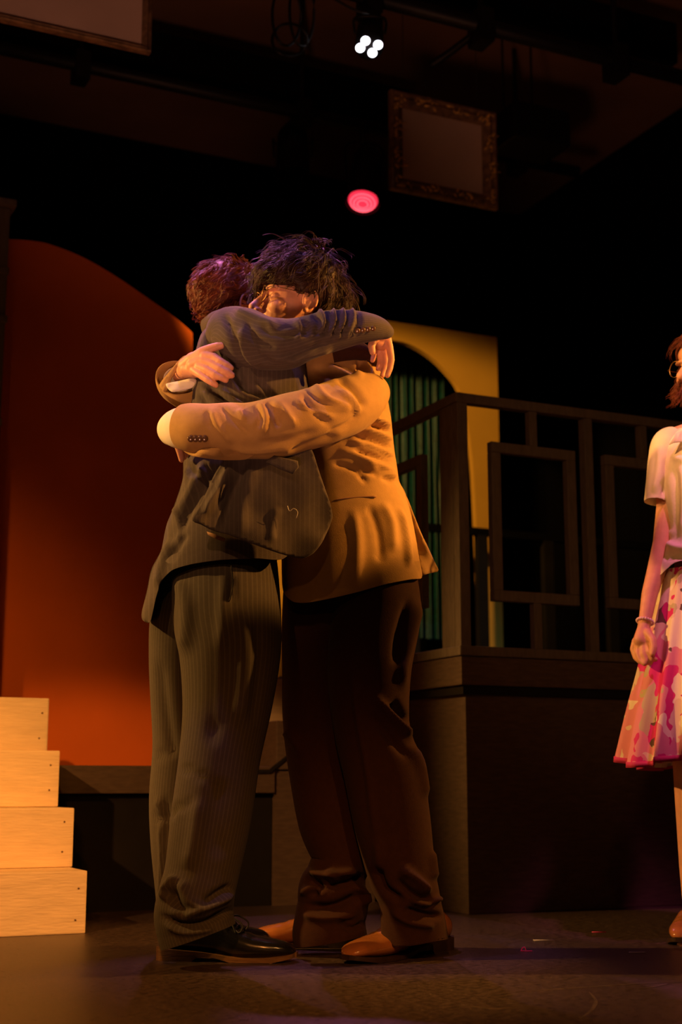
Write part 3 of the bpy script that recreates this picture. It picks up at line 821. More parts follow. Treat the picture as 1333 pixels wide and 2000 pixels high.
F = []
for i in range(nn-1):
    F += [(i, i+1, nn+i+1, nn+i), (2*nn+i, 3*nn+i, 3*nn+i+1, 2*nn+i+1), (i, 2*nn+i, 2*nn+i+1, i+1), (nn+i, nn+i+1, 3*nn+i+1, 3*nn+i)]
F += [(0, nn, 3*nn, 2*nn), (nn-1, 3*nn-1, 4*nn-1, 2*nn-1)]
# top corners
mb.add(V, F)
for (ca, cb) in (((uL, zTop), -1), ((uR, zTop), 1)):
    cand = [o_ for o_ in outer if (o_[0]-uc)*cb > 0]
    a1 = max([o_ for o_ in cand if abs(o_[0]-ca[0]) < 1e-6], key=lambda q: q[1], default=None); a2 = max([o_ for o_ in cand if abs(o_[1]-zTop) < 1e-6], key=lambda q: q[0]*cb, default=None)
    if a1 and a2 and abs(a1[1]-zTop) > 1e-4:
        T3 = [a1, ca, a2]; V = [S(u, YV, z) for u, z in T3]+[S(u, YV+.04, z) for u, z in T3]
        mb.add(V, [(0, 1, 2), (5, 4, 3), (0, 3, 4, 1), (1, 4, 5, 2)])
ya = mb.build('arch_flat', M['yellow'], smooth=False)
tag(ya, 'ochre yellow scenery flat with an arched opening behind the railing', 'scenery flat')
gt = sbox(uL-.05, uL-.002, YV, YV+.04, zB, zTop-.05).build('flat_edge_strip', M['olive'], ya, smooth=False)
gt['label'] = 'green painted edge strip'
# black reveal inside the arch and teal curtain
bd = empty('curtain_rod', 'black curtain rod behind the yellow arch', 'curtain rod'); bd.location = S(uc, YV+.5, zTop-.05)
rel(MB().add(*cyl(S(uJ-.2, YV+.5, zTop-.04), S(ring[-1][0]+.3, YV+.5, zTop-.04), .015)).build('rod', M['fix'], bd))
c0 = onv(700, 900, YV+.45)[0]; c1 = onv(866, 900, YV+.45)[0]; zc = onv(800, 1246, YV+.45)[1]
V = []; F = []; nC = 150; nz_ = 12
for i in range(nC+1):
    t = i/nC; u = c0 + (c1-c0)*t
    for k in range(nz_+1):
        z = zc + (zTop-.06-zc)*k/nz_; a = .03*math.sin(t*2*PI*11+.3*math.sin(k*.5))+.012*math.sin(t*2*PI*27+k*.2)
        V.append(S(u, YV+.45+a, z)); V.append(S(u, YV+.454+a, z))
st_ = (nz_+1)*2
for i in range(nC):
    for k in range(nz_):
        a = i*st_+k*2; b = a+st_; F += [(a, b, b+2, a+2), (a+1, a+3, b+3, b+1)]
cu = MB().add(V, F).build('curtain', M['teal'])
tag(cu, 'teal sequined curtain hanging inside the yellow arch', 'curtain')
mb = MB(); R_ = random.Random(3)
for _ in range(90):
    col_ = R_.choice([.32, .55, .62, .85]); u = c0+(c1-c0)*(col_+R_.gauss(0, .008)+.12); z = R_.uniform(zc+.05, zTop-.3)
    if u > c1: continue
    mb.add(*ball(S(u, YV+.405, z), .004, None, 8, 5))
sq_ = mb.build('sequin_rows', M['sequin'], cu); sq_['kind'] = 'stuff'

# cream steps ----------------------------------------------------------------
stp = empty('stage_steps', 'cream painted wooden steps with screw holes at the lower left', 'steps')
g0 = G(167, 1823); q0 = g0-O0; su = q0.dot(U); sv = q0.dot(W)
rise = .1757; tr = .185
stp.location = S(su-.6, sv, 0)
for k in range(4):
    v0 = sv + tr*k; 
    v1 = PV-.004 if k < 3 else PV+.5
    z0 = .0 if k == 0 else rise*k+.001
    uu = su + (.0, .004, .0, .004)[k]
    if k == 3: z0 = max(PT+.001, rise*3+.001)
    V = [];
    mb = MB(); mb.add(box_pts(S, uu-1.6, uu, v0, v1, z0, rise*(k+1)), BF)
    s = rel(mb.build('step', M['step'], stp, smooth=False, bevel=.004))
    mb = MB()
    for du, dz in ((-.03, .045), (-.026, .135), (-.9, .06)):
        c = S(uu+du+rnd.uniform(-.004, .004), v0-.0005, z0+dz+rnd.uniform(-.01, .01)); mb.add(*ball(c, (.003, .0015, .003), None, 10, 6))
    sc = mb.build('screw_hole', M['screw'], s); sc['kind'] = 'stuff'

# overhead: beams, battens, lamps, frames -----------------------------------------
def linear_u(px, py, h, half_px, ext0, ext1, name, m_, square=None):
    """bar parallel to the stage front passing through a pixel at height h"""
    u, v = onh(px, py, h); return u, v
def batten(px, py, h, x0, x1, r, label, clamps=()):
    u, v = onh(px, py, h)
    def uat(x):                                # u where the line is seen at pixel column x
        lo, hi = -9, 9
        for _ in range(50):
            mid = (lo+hi)/2; q = np.array([S(mid, v, h)]); X = proj(q)[0][0]
            if X < x: lo = mid
            else: hi = mid
        return lo
    a, b = uat(x0), uat(x1)
    e = empty('batten', label, 'lighting pipe', 'lighting pipes over the stage'); e.location = S((a+b)/2, v, h)
    rel(MB().add(*cyl(S(a, v, h), S(b, v, h), r)).build('pipe', M['fix'], e))
    for c in clamps:
        uc_ = uat(c); mb = MB()
        mb.add(box_pts(S, uc_-.035, uc_+.035, v-r*1.6, v+r*1.6, h-r*2.6, h+r*1.8), BF)
        mb.add(*cyl(S(uc_, v, h), S(uc_, v, CH-.004), .012)); rel(mb.build('clamp', M['fix'], e, smooth=False))
    return e, v, uat
batten(160, 128, 3.75, -250, 1128, .032, 'long black lighting pipe crossing behind the small gilt frame', (158, 590, 1010))
b2, v2, uat2 = batten(1203, 118, 3.6, 560, 1700, .034, 'black lighting pipe carrying the white lamp at the top', (940, 1203, 722))
def beam(px, pyt, pyb, h, x0, x1, label):
    u, v = onh(px, pyb, h)
    d = ray(px, pyt); zt_ = CAMH + d.z*((S(u, v, h).y)/d.y)
    zt_ = min(max(zt_, h+.1), CH-.002)
    def uat(x):
        lo, hi = -12, 12
        for _ in range(50):
            mid = (lo+hi)/2; X = proj(np.array([S(mid, v, h)]))[0][0]
            if X < x: lo = mid
            else: hi = mid
        return lo
    o = sbox(uat(x0), uat(x1), v, v+.15, h, zt_).build('beam', M['duv'], smooth=False); tag(o, label, 'beam'); return o
beam(500, 106, 168, 3.95, -300, 800, 'black overhead beam behind the large frame, ending at the small gilt frame')
beam(1194, 10, 88, 3.9, 780, 1325, 'black overhead beam in the top right corner')

# lamps
def led_lamp():
    c = P(722, 62, 0); u, v = uat2(722), v2
    top = S(u, v, 3.6-.09); 
    e = empty('stage_lamp', 'small black stage lamp with four white glowing lenses at the top', 'stage lamp')
    e.location = top
    # body axis tipped towards the house
    X, Y_, D_ = proj(np.array([S(u, v, 3.45)])); 
    ctr = P(722, 90, S(u, v, 0).y - .04); back = P(724, 42, S(u, v, 0).y + .14)
    ax = (ctr-back).normalized(); mb = MB(); r = .036*1.0
    px_m = mpp(ctr); r = 28*px_m
    mb.add(*cyl(back, ctr, r*.92, r*1.0, 28)); mb.add(*cyl(back-ax*.03, back, r*.6, r*.9, 28)); rel(mb.build('lamp_body', M['fix'], e))
    a = ax.orthogonal().normalized(); 
    mb = MB(); sidev = Vector((1, 0, 0)); sidev = (sidev-ax*sidev.dot(ax)).normalized()
    mid = (ctr+back)/2
    mb.add(*wire([mid+sidev*r*1.05, mid+sidev*r*1.15+Vector((0, 0, .05)), top+sidev*r*.8, top-sidev*r*.8, mid-sidev*r*1.15+Vector((0, 0, .05)), mid-sidev*r*1.05], .006, 6)); rel(mb.build('yoke', M['fix'], e))
    s2 = ax.cross(sidev).normalized()
    for dx, dy in ((-.25, .42), (.55, .12), (-.58, -.12), (.20, -.48)):
        p = ctr + ax*.004 + sidev*(dx*r*1.10) + s2*(-dy*r*.95)*(-1 if s2.z < 0 else 1)*-1
        mb = MB(); mb.add(*ball(p, (r*.31, r*.31, r*.10), ax.to_track_quat('Z', 'Y').to_matrix(), 20, 8)); rel(mb.build('lens', M['led'], e))
led_lamp()
def can_lamp(px, py, label, lit, h=3.75):
    e = empty('stage_lamp', label, 'stage lamp')
    u, v = onh(px, 232, h); Yc = S(u, v, 0).y
    front = P(px, py, Yc-.10); back = P(px+(10 if lit else 0), py-84, Yc+.01)
    ax = (front-back).normalized(); r = 30*mpp(front); top = S(u, v, h); e.location = top
    mb = MB(); mb.add(*cyl(back, back+ax*(front-back).length*.55, r*1.0, r*1.1, 28))
    a0 = back+ax*(front-back).length*.5; V, F = cyl(a0, front, r*1.1, r*1.12, 28); mb.add(V, F[:-2])
    mb.add(*cyl(back-ax*.06, back, r*.6, r, 24)); rel(mb.build('lamp_body', M['fix'], e))
    sidev = Vector((1, 0, 0)); sidev = (sidev-ax*sidev.dot(ax)).normalized(); mid = (front+back)/2
    mb = MB(); mb.add(*wire([mid+sidev*r*1.2, mid+sidev*r*1.3+Vector((0, 0, .10)), top+sidev*r+Vector((0, 0, -.14)), top-sidev*r+Vector((0, 0, -.14)), mid-sidev*r*1.3+Vector((0, 0, .10)), mid-sidev*r*1.2], .006, 6))
    mb.add(*cyl(top+Vector((0, 0, -.14)), top, .014)); rel(mb.build('yoke', M['fix'], e))
    if lit:
        q = ax.to_track_quat('Z', 'Y').to_matrix(); ctr = front-ax*.015
        L0 = rel(MB().add(*ball(ctr, (r*.98, r*.98, r*.35), q, 28, 12)).build('lens', M['redlens'], e))
        s2 = ax.cross(sidev).normalized()
        for k, rr in enumerate((.35, .58, .8)):
            pts = [ctr + ax*(r*.35*math.sqrt(1-rr*rr)+.001) + (sidev*math.cos(a_)+s2*math.sin(a_))*r*rr for a_ in np.linspace(0, 2*PI, 30, endpoint=False)]
            o = MB().add(*wire(pts, .0022, 6, closed=True, sub=1)).build('lens_ring', M['redrib'], L0)
    return e
can_lamp(709, 396, 'round black stage lamp glowing red above the pair', True)
can_lamp(572, 350, 'unlit black stage lamp left of the red one', False)
# coiled cable hanging from above
cb = MB(); cy = S(uat2(560), v2, 0).y
for cx_, cyy, r1, r2 in ((566, 78, 34, 32), (560, 30, 28, 60), (590, 20, 24, 70)):
    cb.add(*wire([P(cx_+r1*math.cos(t), cyy+r2*math.sin(t), cy+.03*math.sin(2*t)) for t in np.linspace(0, 2*PI, 26, endpoint=False)], .006, 6, closed=True, sub=1))
tag(cb.build('cable', M['fix']), 'black cable coiled and hanging at the top of the stage', 'cable')
cb = MB().add(*wire([P(640, -10, cy), P(690, 18, cy), P(722, 26, cy)], .005, 6))
tag(cb.build('cable', M['fix']), 'thin black cable running along the pipe to the white lamp', 'cable')
# diagonal brace arm near the pipe
sp_ = MB().add(*wire([P(938, 58, S(uat2(938), v2, 0).y), P(880, 102, S(uat2(938), v2, 0).y+.1), P(842, 128, S(uat2(938), v2, 0).y+.15)], .016, 8))
tag(sp_.build('brace_arm', M['fix']), 'black diagonal brace arm clamped to the upper pipe', 'brace')
# speaker box
u_, v_ = onh(1040, 215, 3.98); za = 3.6
sk = empty('speaker', 'black speaker box hung right of the small gilt frame', 'speaker'); c_ = P(1040, 258, 6.7); sk.location = c_
us = (c_-O0).dot(U); vs_ = (c_-O0).dot(W)
rel(sbox(us-.165, us+.165, vs_-.1, vs_+.15, c_.z-.09, c_.z+.10).build('cabinet', M['fix'], sk, smooth=False, bevel=.015))
rel(sbox(us-.17, us-.162, vs_-.004, vs_+.004, c_.z+.1, CH-.002).build('bracket', M['fix'], sk, smooth=False))
rel(sbox(us+.0, us+.008, vs_-.004, vs_+.004, c_.z+.1, CH-.002).build('bracket', M['fix'], sk, smooth=False))

def picture(label, Y0, corner_px, iw, ow, width, height, gilt, slim):
    """hanging frame; corner_px = lower right outer corner; parallel to the stage front"""
    e = empty('picture_frame', label, 'picture frame')
    c = P(*corner_px, Y0); uc_ = (c-O0).dot(U); vc = (c-O0).dot(W); z = c.z
    e.location = c
    fw = ow
    f = None
    mb = MB(); V = []
    # profiled moulding: outer, crest, inner
    prof = [(0, .0), (0, -.028), (.15, -.034), (.3, -.02), (.55, -.03), (.8, -.016), (1, -.006), (1, .01)]
    rects = []
    for t, dv in prof:
        o_ = t*fw; rects.append([(uc_-width+o_, z+o_), (uc_-o_, z+o_), (uc_-o_, z+height-o_), (uc_-width+o_, z+height-o_), dv])
    for rc in rects: V += [S(u, vc+rc[4], zz) for u, zz in rc[:4]]
    F = []
    for i in range(len(rects)-1):
        for j in range(4): F.append((i*4+j, i*4+(j+1) % 4, (i+1)*4+(j+1) % 4, (i+1)*4+j))
    L_ = len(rects)-1
    for j in range(4): F.append((L_*4+j, L_*4+(j+1) % 4, (j+1) % 4, j))
    mb.add(V, F); f = rel(mb.build('frame_moulding', M['frame'], e, smooth=False))
    rel(sbox(uc_-width+fw-.004, uc_-fw+.004, vc-.004, vc+.008, z+fw-.004, z+height-fw+.004).build('canvas', M['canvas'], e, smooth=False))
    if gilt:
        mb = MB(); R2 = random.Random(5)
        per = [(uc_-width+fw/2, z+fw/2), (uc_-fw/2, z+fw/2), (uc_-fw/2, z+height-fw/2), (uc_-width+fw/2, z+height-fw/2)]
        for j in range(4):
            a = per[j]; b = per[(j+1) % 4]
            for k in range(34):
                t = (k+.5)/34; s1 = R2.gauss(0, fw*.16); q = (a[0]+(b[0]-a[0])*t, a[1]+(b[1]-a[1])*t)
                nx = (s1 if j % 2 else 0); nz2 = (0 if j % 2 else s1)
                if math.sin(t*PI*6+1) < -.55: continue
                p = S(q[0]+nx, vc-.026, q[1]+nz2); rr = R2.uniform(.005, .011)
                rot = Matrix.Rotation(R2.uniform(0, PI), 3, 'Y'); mb.add(*ball(p, (rr*1.5, .006, rr*.7), rot, 8, 6))
                if k % 3 == 0: mb.add(*wire([p, p+U*.012+Vector((0, 0, R2.uniform(-.02, .02))), p+U*.03], .0025, 5, sub=3))
        g = rel(mb.build('gilt_ornament', M['gilt'], e)); g['label'] = 'worn gilt scroll relief'; g['kind'] = 'stuff'
    # hanging wires
    for uu in (uc_-width*.85, uc_-width*.15): rel(MB().add(*cyl(S(uu, vc+.01, z+height-.02), S(uu, vc+.01, CH-.003), .0015, n=6)).build('hanging_wire', M['fix'], e))
    return e
Yf = 6.0; m1 = mpp(P(865, 390, Yf))
picture('small empty picture frame with worn gilt ornament and a blank canvas', 6.1, (968, 413), 0, .068, .545, .47, True, False)
picture('large plain picture frame with blank canvas cut by the top left corner', 4.9, (291, 109), 0, .032, 1.25, .8, False, True)

# strips and scraps on the floor
for x0, x1, y, m_, lab in ((1018, 1040, 1858, 'magenta', 'small magenta strip on the floor with a curled end, nearest the brown shoe'), (1042, 1086, 1837, 'paper', 'thin pale strip lying flat on the floor right of the brown shoes'),
                           (1157, 1184, 1821, 'magenta', 'thin pink strip on the floor farthest from the shoes'), (1230, 1262, 1861, 'paper', 'short pale blue strip on the floor near the right edge')):
    a = G(x0, y); b = G(x1, y); d = (b-a); q = Vector((-d.y, d.x, 0)).normalized()*.004
    mb = MB(); h = Vector((0, 0, .002)); mb.add([a-q+h*.2, b-q+h*.2, b+q+h*.2, a+q+h*.2, a-q+h, b-q+h, b+q+h, a+q+h], [(0, 1, 2, 3), (7, 6, 5, 4), (0, 4, 5, 1), (1, 5, 6, 2), (2, 6, 7, 3), (3, 7, 4, 0)])
    if x0 == 1018: mb.add(*wire([a, a+Vector((.004, 0, .008)), a+Vector((.01, 0, .010)), a+Vector((.013, 0, .003))], .0015, 5))
    tag(mb.build('paper_strip', M[m_]), lab, 'paper strip')
#%%PEOPLE
# ================================================================== THE PEOPLE
def fingers(mb, lst):
    for f in lst: pchain(mb, f)
# ---------------- man in the grey suit (left) ----------------
H1 = headframe(P(459, 607, 3.80), (.85, .42, -.12), (.12, .05, 1), 1.04)
b = MB(); head_parts(b, H1)
chain(b, [(H1[0]+H1[1]@Vector((0, -.02, -.06)), .055), (P(448, 672, 3.72), .058), (P(455, 720, 3.66), .08)])
pchain(b, [(470, 700, 3.64, .075), (475, 790, 3.63, .10), (465, 900, 3.63, .10), (430, 1020, 3.62, .085), (428, 1090, 3.64, .07)])
pchain(b, [(440, 1110, 3.62, .06), (442, 1400, 3.53, .055), (392, 1700, 3.50, .038), (376, 1812, 3.49, .026)])
pchain(b, [(400, 1130, 3.66, .06), (366, 1450, 3.74, .050), (358, 1690, 3.76, .036), (358, 1805, 3.76, .026)])
pchain(b, [(470, 690, 3.60, .06), (470, 655, 3.54, .042), (560, 668, 3.46, .040), (690, 645, 3.48, .032), (738, 640, 3.535, .024), (744, 650, 3.55, .022)])
pchain(b, [(747, 652, 3.56, .019), (752, 668, 3.575, .018), (744, 672, 3.57, .017), (737, 668, 3.56, .015)])
fingers(b, [[(757, 662, 3.565, .0115), (762, 682, 3.562, .0098), (765, 702, 3.56, .0090), (762, 720, 3.558, .0082), (757, 733, 3.556, .0074)],
            [(750, 670, 3.585, .0105), (753, 692, 3.590, .0092), (754, 712, 3.590, .0084), (750, 726, 3.585, .0076), (747, 734, 3.58, .007)],
            [(741, 674, 3.59, .010), (743, 692, 3.596, .0088), (743, 708, 3.594, .0080), (739, 720, 3.59, .007)],
            [(733, 670, 3.58, .0095), (731, 684, 3.585, .0082), (730, 697, 3.585, .0074), (728, 704, 3.585, .0066)],
            [(740, 655, 3.55, .0125), (730, 664, 3.535, .011), (726, 676, 3.528, .0098), (728, 688, 3.528, .0084)]])
pchain(b, [(450, 700, 3.78, .06), (600, 730, 3.91, .042), (700, 765, 3.87, .032), (728, 780, 3.855, .024)])
fingers(b, [[(722, 778+k*9, 3.855, .013), (734, 782+k*10, 3.855, .009), (744, 790+k*10, 3.84, .0085), (748, 799+k*9, 3.83, .008)] for k in range(4)] +
           [[(715, 770, 3.855, .014), (722, 757, 3.85, .011), (731, 752, 3.845, .009)]])
man1 = remesh(b, 'person', M['skin'], .0025, 3)
tag(man1, 'auburn-haired man in a grey pinstripe suit, hugging the taller man', 'person', None)

def grey_flow(p):
    return Vector((p.x*.4, -.8, -.75-max(0, p.z)*2))
hair(H1, man1, M['hair_red'], dict(clumps=620, per=3, length=lambda p: .045+.02*max(0, p.z*8), lift=.5, curl=.45, freq=1.1, mess=.9, spread=.0016, r=.0010,
     flow=grey_flow, keep=lambda p, e: (p.z > .055 or p.y < (.02 if p.z > -.0 else -.035)) and p.z > -.045, thick=lambda p: .014 if p.z > -.02 else .006), 11)

jk = MB()
jk.add(*puff([(392, 655), (408, 636), (432, 612), (455, 602), (490, 612), (545, 640), (590, 690), (606, 760), (612, 850), (612, 900), (606, 985), (585, 1055), (552, 1092),
              (500, 1091), (430, 1094), (375, 1102), (336, 1114), (316, 1136), (306, 1165), (300, 1190), (293, 1216), (279, 1210), (278, 1193), (288, 1150), (296, 1112), (316, 1072), (328, 1020), (345, 975), (357, 935), (359, 890), (362, 800), (368, 760), (378, 700)],
             3.62, .135, vol=[(392, 655), (408, 636), (432, 612), (455, 602), (490, 612), (545, 640), (590, 690), (606, 760), (612, 850), (612, 900), (606, 985), (590, 1055), (580, 1100), (580, 1200),
              (560, 1290), (300, 1290), (283, 1216), (278, 1205), (277, 1193), (287, 1150), (295, 1112), (316, 1072), (328, 1020), (345, 975), (357, 935), (359, 890), (362, 800), (368, 760), (378, 700)],
             strokes=[([(452, 665), (462, 720), (480, 760), (530, 778)], 8, -14, 1), ([(440, 660), (446, 720), (470, 765), (520, 790)], 7, 9, 1),
                      ([(430, 640), (405, 655), (396, 690)], 6, 7), ([(415, 640), (425, 665), (436, 700)], 6, -6),
                      ([(425, 760), (470, 790), (520, 800)], 5, 6), ([(400, 748), (445, 790), (470, 800)], 5, -6), ([(395, 760), (430, 800), (440, 815)], 5, 5),
                      ([(372, 905), (400, 960), (380, 1000)], 7, -6), ([(400, 905), (372, 960), (345, 1010)], 8, 7), ([(430, 910), (395, 950), (358, 1020), (330, 1070)], 8, -6),
                      ([(340, 1050), (320, 1090), (305, 1150)], 7, 7), ([(365, 1040), (345, 1075), (330, 1100)], 6, -5), ([(340, 985), (350, 1020), (344, 1060)], 6, 6), ([(410, 770), (450, 800), (470, 830)], 3.5, 6), ([(418, 765), (462, 800), (490, 815)], 3.5, -6), ([(440, 765), (490, 800), (545, 812)], 3.5, 5), ([(390, 770), (410, 800), (415, 830)], 3.5, -5), ([(500, 740), (530, 770), (560, 800)], 5, -8), ([(470, 745), (510, 785), (550, 805)], 4, 6), ([(400, 905), (420, 940)], 4, -5), ([(368, 910), (362, 960)], 4, 5)],
             step=4.5, wr=(.0035, (9, 9, 14)), up=30))
# raised near sleeve
jk.add(*tube([(436, 668, 3.60, 40, .055), (452, 652, 3.57, 52, .066), (480, 662, 3.525, 60, .068), (520, 670, 3.49, 52, .062), (560, 671, 3.47, 50, .058), (600, 660, 3.46, 43, .055), (640, 648, 3.465, 42, .052),
              (680, 641, 3.475, 37, .049), (715, 639, 3.49, 30, .045), (738, 641, 3.51, 23, .040), (752, 646, 3.53, 15, .034)],
             n=64, sub=10, hem=.02, cap0=False, seed=3,
             strokes=[([(438, 612), (452, 650), (470, 700)], 6, -8, 1), ([(470, 640), (482, 690), (510, 715)], 6, 8), ([(490, 645), (500, 685), (530, 712)], 5, -7), ([(455, 604), (500, 622), (545, 640)], 7, 7),
                      ([(505, 640), (560, 652), (610, 640)], 6, -5), ([(545, 690), (590, 690), (640, 670)], 7, -6), ([(560, 705), (610, 690), (650, 682)], 6, 6),
                      ([(622, 604), (634, 625), (628, 650)], 4, 9), ([(611, 612), (624, 630), (616, 655)], 4, -8), ([(650, 602), (655, 628), (640, 660)], 4, 10), ([(641, 602), (645, 628), (630, 655)], 3.5, -10),
                      ([(668, 600), (672, 628), (655, 664)], 4.5, 10), ([(660, 602), (664, 625), (650, 655)], 3.5, -10), ([(687, 600), (690, 625), (672, 660)], 5, 8), ([(679, 602), (682, 625), (665, 655)], 3.5, -9),
                      ([(696, 602), (702, 628), (690, 655)], 4, -7), ([(460, 660), (474, 700), (500, 720)], 3, -6), ([(480, 625), (500, 660), (540, 680)], 3.5, -5), ([(474, 635), (490, 672), (520, 695)], 3.5, 5), ([(520, 640), (545, 648), (580, 645)], 3, 5), ([(530, 700), (570, 700), (620, 682)], 3.5, 5), ([(590, 625), (600, 640), (596, 660)], 4, -6), ([(578, 622), (588, 640), (582, 665)], 4, 5), ([(610, 650), (650, 650), (690, 645)], 3, -4)],
             wr=(.0025, (14, 14, 14)), cap1=True))
# far sleeve behind the taller man
jk.add(*tube([(440, 690, 3.76, 60, .06), (520, 710, 3.86, 52, .06), (600, 730, 3.91, 46, .058), (670, 754, 3.885, 40, .05), (712, 770, 3.865, 34, .043)], n=32, sub=8, hem=.02, cap0=False))
# collar stub
jk.add(*tube([(410, 650, 3.74, 30, .02), (430, 640, 3.66, 34, .03), (452, 628, 3.62, 30, .03)], n=24, sub=6))
jacket1 = jk.build('jacket', M['grey'], man1, merge=.0002); jacket1['label'] = 'grey pinstripe jacket'
# front panel pulled up and outward
fp = MB().add(*sheet([(440, 898), (470, 888), (540, 880), (600, 872), (612, 884), (622, 915), (634, 950), (646, 985), (650, 1008), (644, 1028), (630, 1058), (612, 1080), (592, 1090), (575, 1088), (545, 1080), (500, 1064), (450, 1045), (415, 1034), (392, 1024), (377, 1018), (376, 1010), (388, 992), (404, 960), (420, 925)],
             [(440, 898, 3.46), (600, 875, 3.44), (650, 1005, 3.455), (600, 1085, 3.435), (520, 980, 3.425), (450, 960, 3.445), (377, 1014, 3.41), (410, 1000, 3.425), (450, 1045, 3.41), (500, 1063, 3.405), (570, 960, 3.43)], .006,
             strokes=[([(455, 905), (425, 960), (392, 1015)], 9, 12, 1), ([(478, 905), (452, 970), (430, 1035)], 8, -9, 1), ([(500, 900), (480, 970), (470, 1045)], 12, 7, 1), ([(530, 1060), (535, 1020), (545, 990)], 8, 5)], step=5))
front1 = fp.build('jacket_front', M['grey'], jacket1)
mb = MB().add(*sheet([(520, 902), (535, 890), (582, 900), (584, 912), (572, 925), (548, 916)], [(520, 902, 3.405), (580, 905, 3.405), (572, 925, 3.402)], .004, step=6, smooth_outline=False))
mb.build('pocket_flap', M['grey'], jacket1)
mb = MB().add(*sheet([(404, 1038), (420, 1043), (440, 1051), (438, 1058), (420, 1052), (406, 1044)], [(398, 1036, 3.47), (440, 1055, 3.465)], .003, step=6, smooth_outline=False))
mb.build('lining_tab', M['tan_lining'], jacket1)['label'] = 'pale lining tab'
mb = MB().add(*wire([P(562, 988, 3.408), P(566, 998, 3.408), P(574, 993, 3.408), P(582, 1000, 3.408), P(579, 1012, 3.408)], .0006, 5)); mb.build('loose_thread', M['white'], jacket1)['label'] = 'loose pale thread'
for k, x in enumerate((699, 709, 719, 729)):
    mb = MB(); n_ = (P(x, 644, 3.45)-Vector((0, 0, CAMH))).normalized(); mb.add(*ball(P(x, 646-k*1.4, 3.428+k*.006), (.0068, .0068, .0026), n_.to_track_quat('Z', 'Y').to_matrix(), 16, 8)); mb.build('button', M['horn'], jacket1)
tr = MB()
tr.add(*tube([(440, 1060, 3.625, 96, .10), (441, 1115, 3.62, 103, .105), (444, 1200, 3.585, 105, .112), (450, 1280, 3.56, 98, .11), (445, 1380, 3.54, 87, .10), (430, 1480, 3.52, 79, .092), (412, 1600, 3.50, 77, .088),
              (396, 1700, 3.49, 72, .082), (386, 1745, 3.48, 74, .082), (380, 1785, 3.475, 78, .082), (384, 1812, 3.475, 77, .080), (389, 1829, 3.475, 77, .080)],
             n=96, sub=12, hem=.03, cap0=False, fold=1.3, uvr=2.2, seed=5,
             strokes=[([(318, 1790), (350, 1805), (400, 1800), (455, 1775)], 6, -12, 1), ([(330, 1775), (370, 1785), (420, 1765), (458, 1742)], 7, 10), ([(330, 1735), (345, 1770), (370, 1790)], 8, -12), ([(350, 1720), (370, 1760), (400, 1775)], 8, 8),
                      ([(345, 1710), (325, 1740), (322, 1760)], 7, 9), ([(455, 1730), (425, 1745), (400, 1765)], 7, -8), ([(320, 1800), (360, 1822), (420, 1815)], 6, 6),
                      ([(452, 1120), (455, 1160), (448, 1180)], 3, -5), ([(440, 1100), (436, 1200), (432, 1320), (424, 1450)], 12, 5), ([(440, 1240), (430, 1380), (412, 1460)], 17, -6),
                      ([(430, 1520), (416, 1600), (430, 1680)], 18, -5), ([(390, 1560), (380, 1640), (365, 1700)], 14, 5), ([(350, 1500), (380, 1510), (420, 1530)], 6, -3), ([(470, 1180), (480, 1300), (470, 1420)], 18, 5), ([(500, 1200), (506, 1300), (490, 1420)], 12, -4),
                      ([(335, 1600), (345, 1580), (380, 1570)], 5, -4), ([(345, 1120), (365, 1190), (362, 1280)], 12, 6)],
             wr=(.004, (5, 5, 3))))
tr.add(*tube([(386, 1125, 3.69, 66, .09), (372, 1200, 3.71, 76, .105), (364, 1300, 3.73, 72, .10), (366, 1450, 3.75, 68, .09), (357, 1560, 3.76, 67, .085), (356, 1650, 3.765, 63, .08), (358, 1750, 3.77, 53, .075), (362, 1790, 3.77, 53, .072), (362, 1835, 3.77, 50, .070)],
             n=64, sub=10, hem=.02, cap0=False, uvr=2.2, seed=8,
             strokes=[([(300, 1480), (330, 1470), (345, 1460)], 4, -4), ([(296, 1590), (312, 1600), (330, 1590)], 4, -6), ([(312, 1600), (316, 1680), (314, 1770)], 5, 6), ([(322, 1560), (326, 1650)], 6, -7), ([(310, 1290), (325, 1400), (340, 1480)], 10, -6), ([(303, 1560), (312, 1580)], 5, 5), ([(308, 1775), (320, 1770)], 5, -8)],
             wr=(.004, (5, 5, 3))))
t1 = tr.build('trousers', M['greytr'], man1, merge=.0002); t1['label'] = 'grey pinstripe trousers'
mb = MB().add(*wire([P(452, 1105, 3.46), P(455, 1140, 3.452), P(450, 1170, 3.45), P(446, 1174, 3.45)], .0016, 6)); mb.build('pocket_welt', M['blackpaint'], t1)
shoe(G(312, 1874), G(578, 1878), man1, M['blackshoe'], M['sole'], True, .050, .098, 'glossy black lace-up shoe')
shoe(G(316, 1856), G(530, 1852), man1, M['blackshoe'], M['sole'], True, .050, .095)

# ---------------- taller man in the tan jacket ----------------
H2 = headframe(P(580, 597, 3.645), (-.90, -.38, .13), (.10, .0, 1), 1.05)
b = MB(); head_parts(b, H2)
chain(b, [(H2[0]+H2[1]@Vector((0, -.03, -.06)), .058), (P(632, 660, 3.66), .062), (P(655, 720, 3.70), .05)])
pchain(b, [(655, 735, 3.70, .05), (668, 800, 3.68, .105), (668, 900, 3.68, .11), (688, 1040, 3.68, .09), (690, 1110, 3.70, .07)])
pchain(b, [(720, 1130, 3.69, .06), (726, 1400, 3.60, .055), (785, 1700, 3.63, .038), (815, 1800, 3.66, .026)])
pchain(b, [(660, 1140, 3.72, .06), (625, 1420, 3.74, .055), (655, 1700, 3.75, .036), (672, 1800, 3.74, .026)])
pchain(b, [(690, 785, 3.60, .045), (640, 808, 3.48, .042), (540, 832, 3.42, .042), (410, 840, 3.425, .034), (352, 838, 3.475, .028), (345, 850, 3.50, .024)])
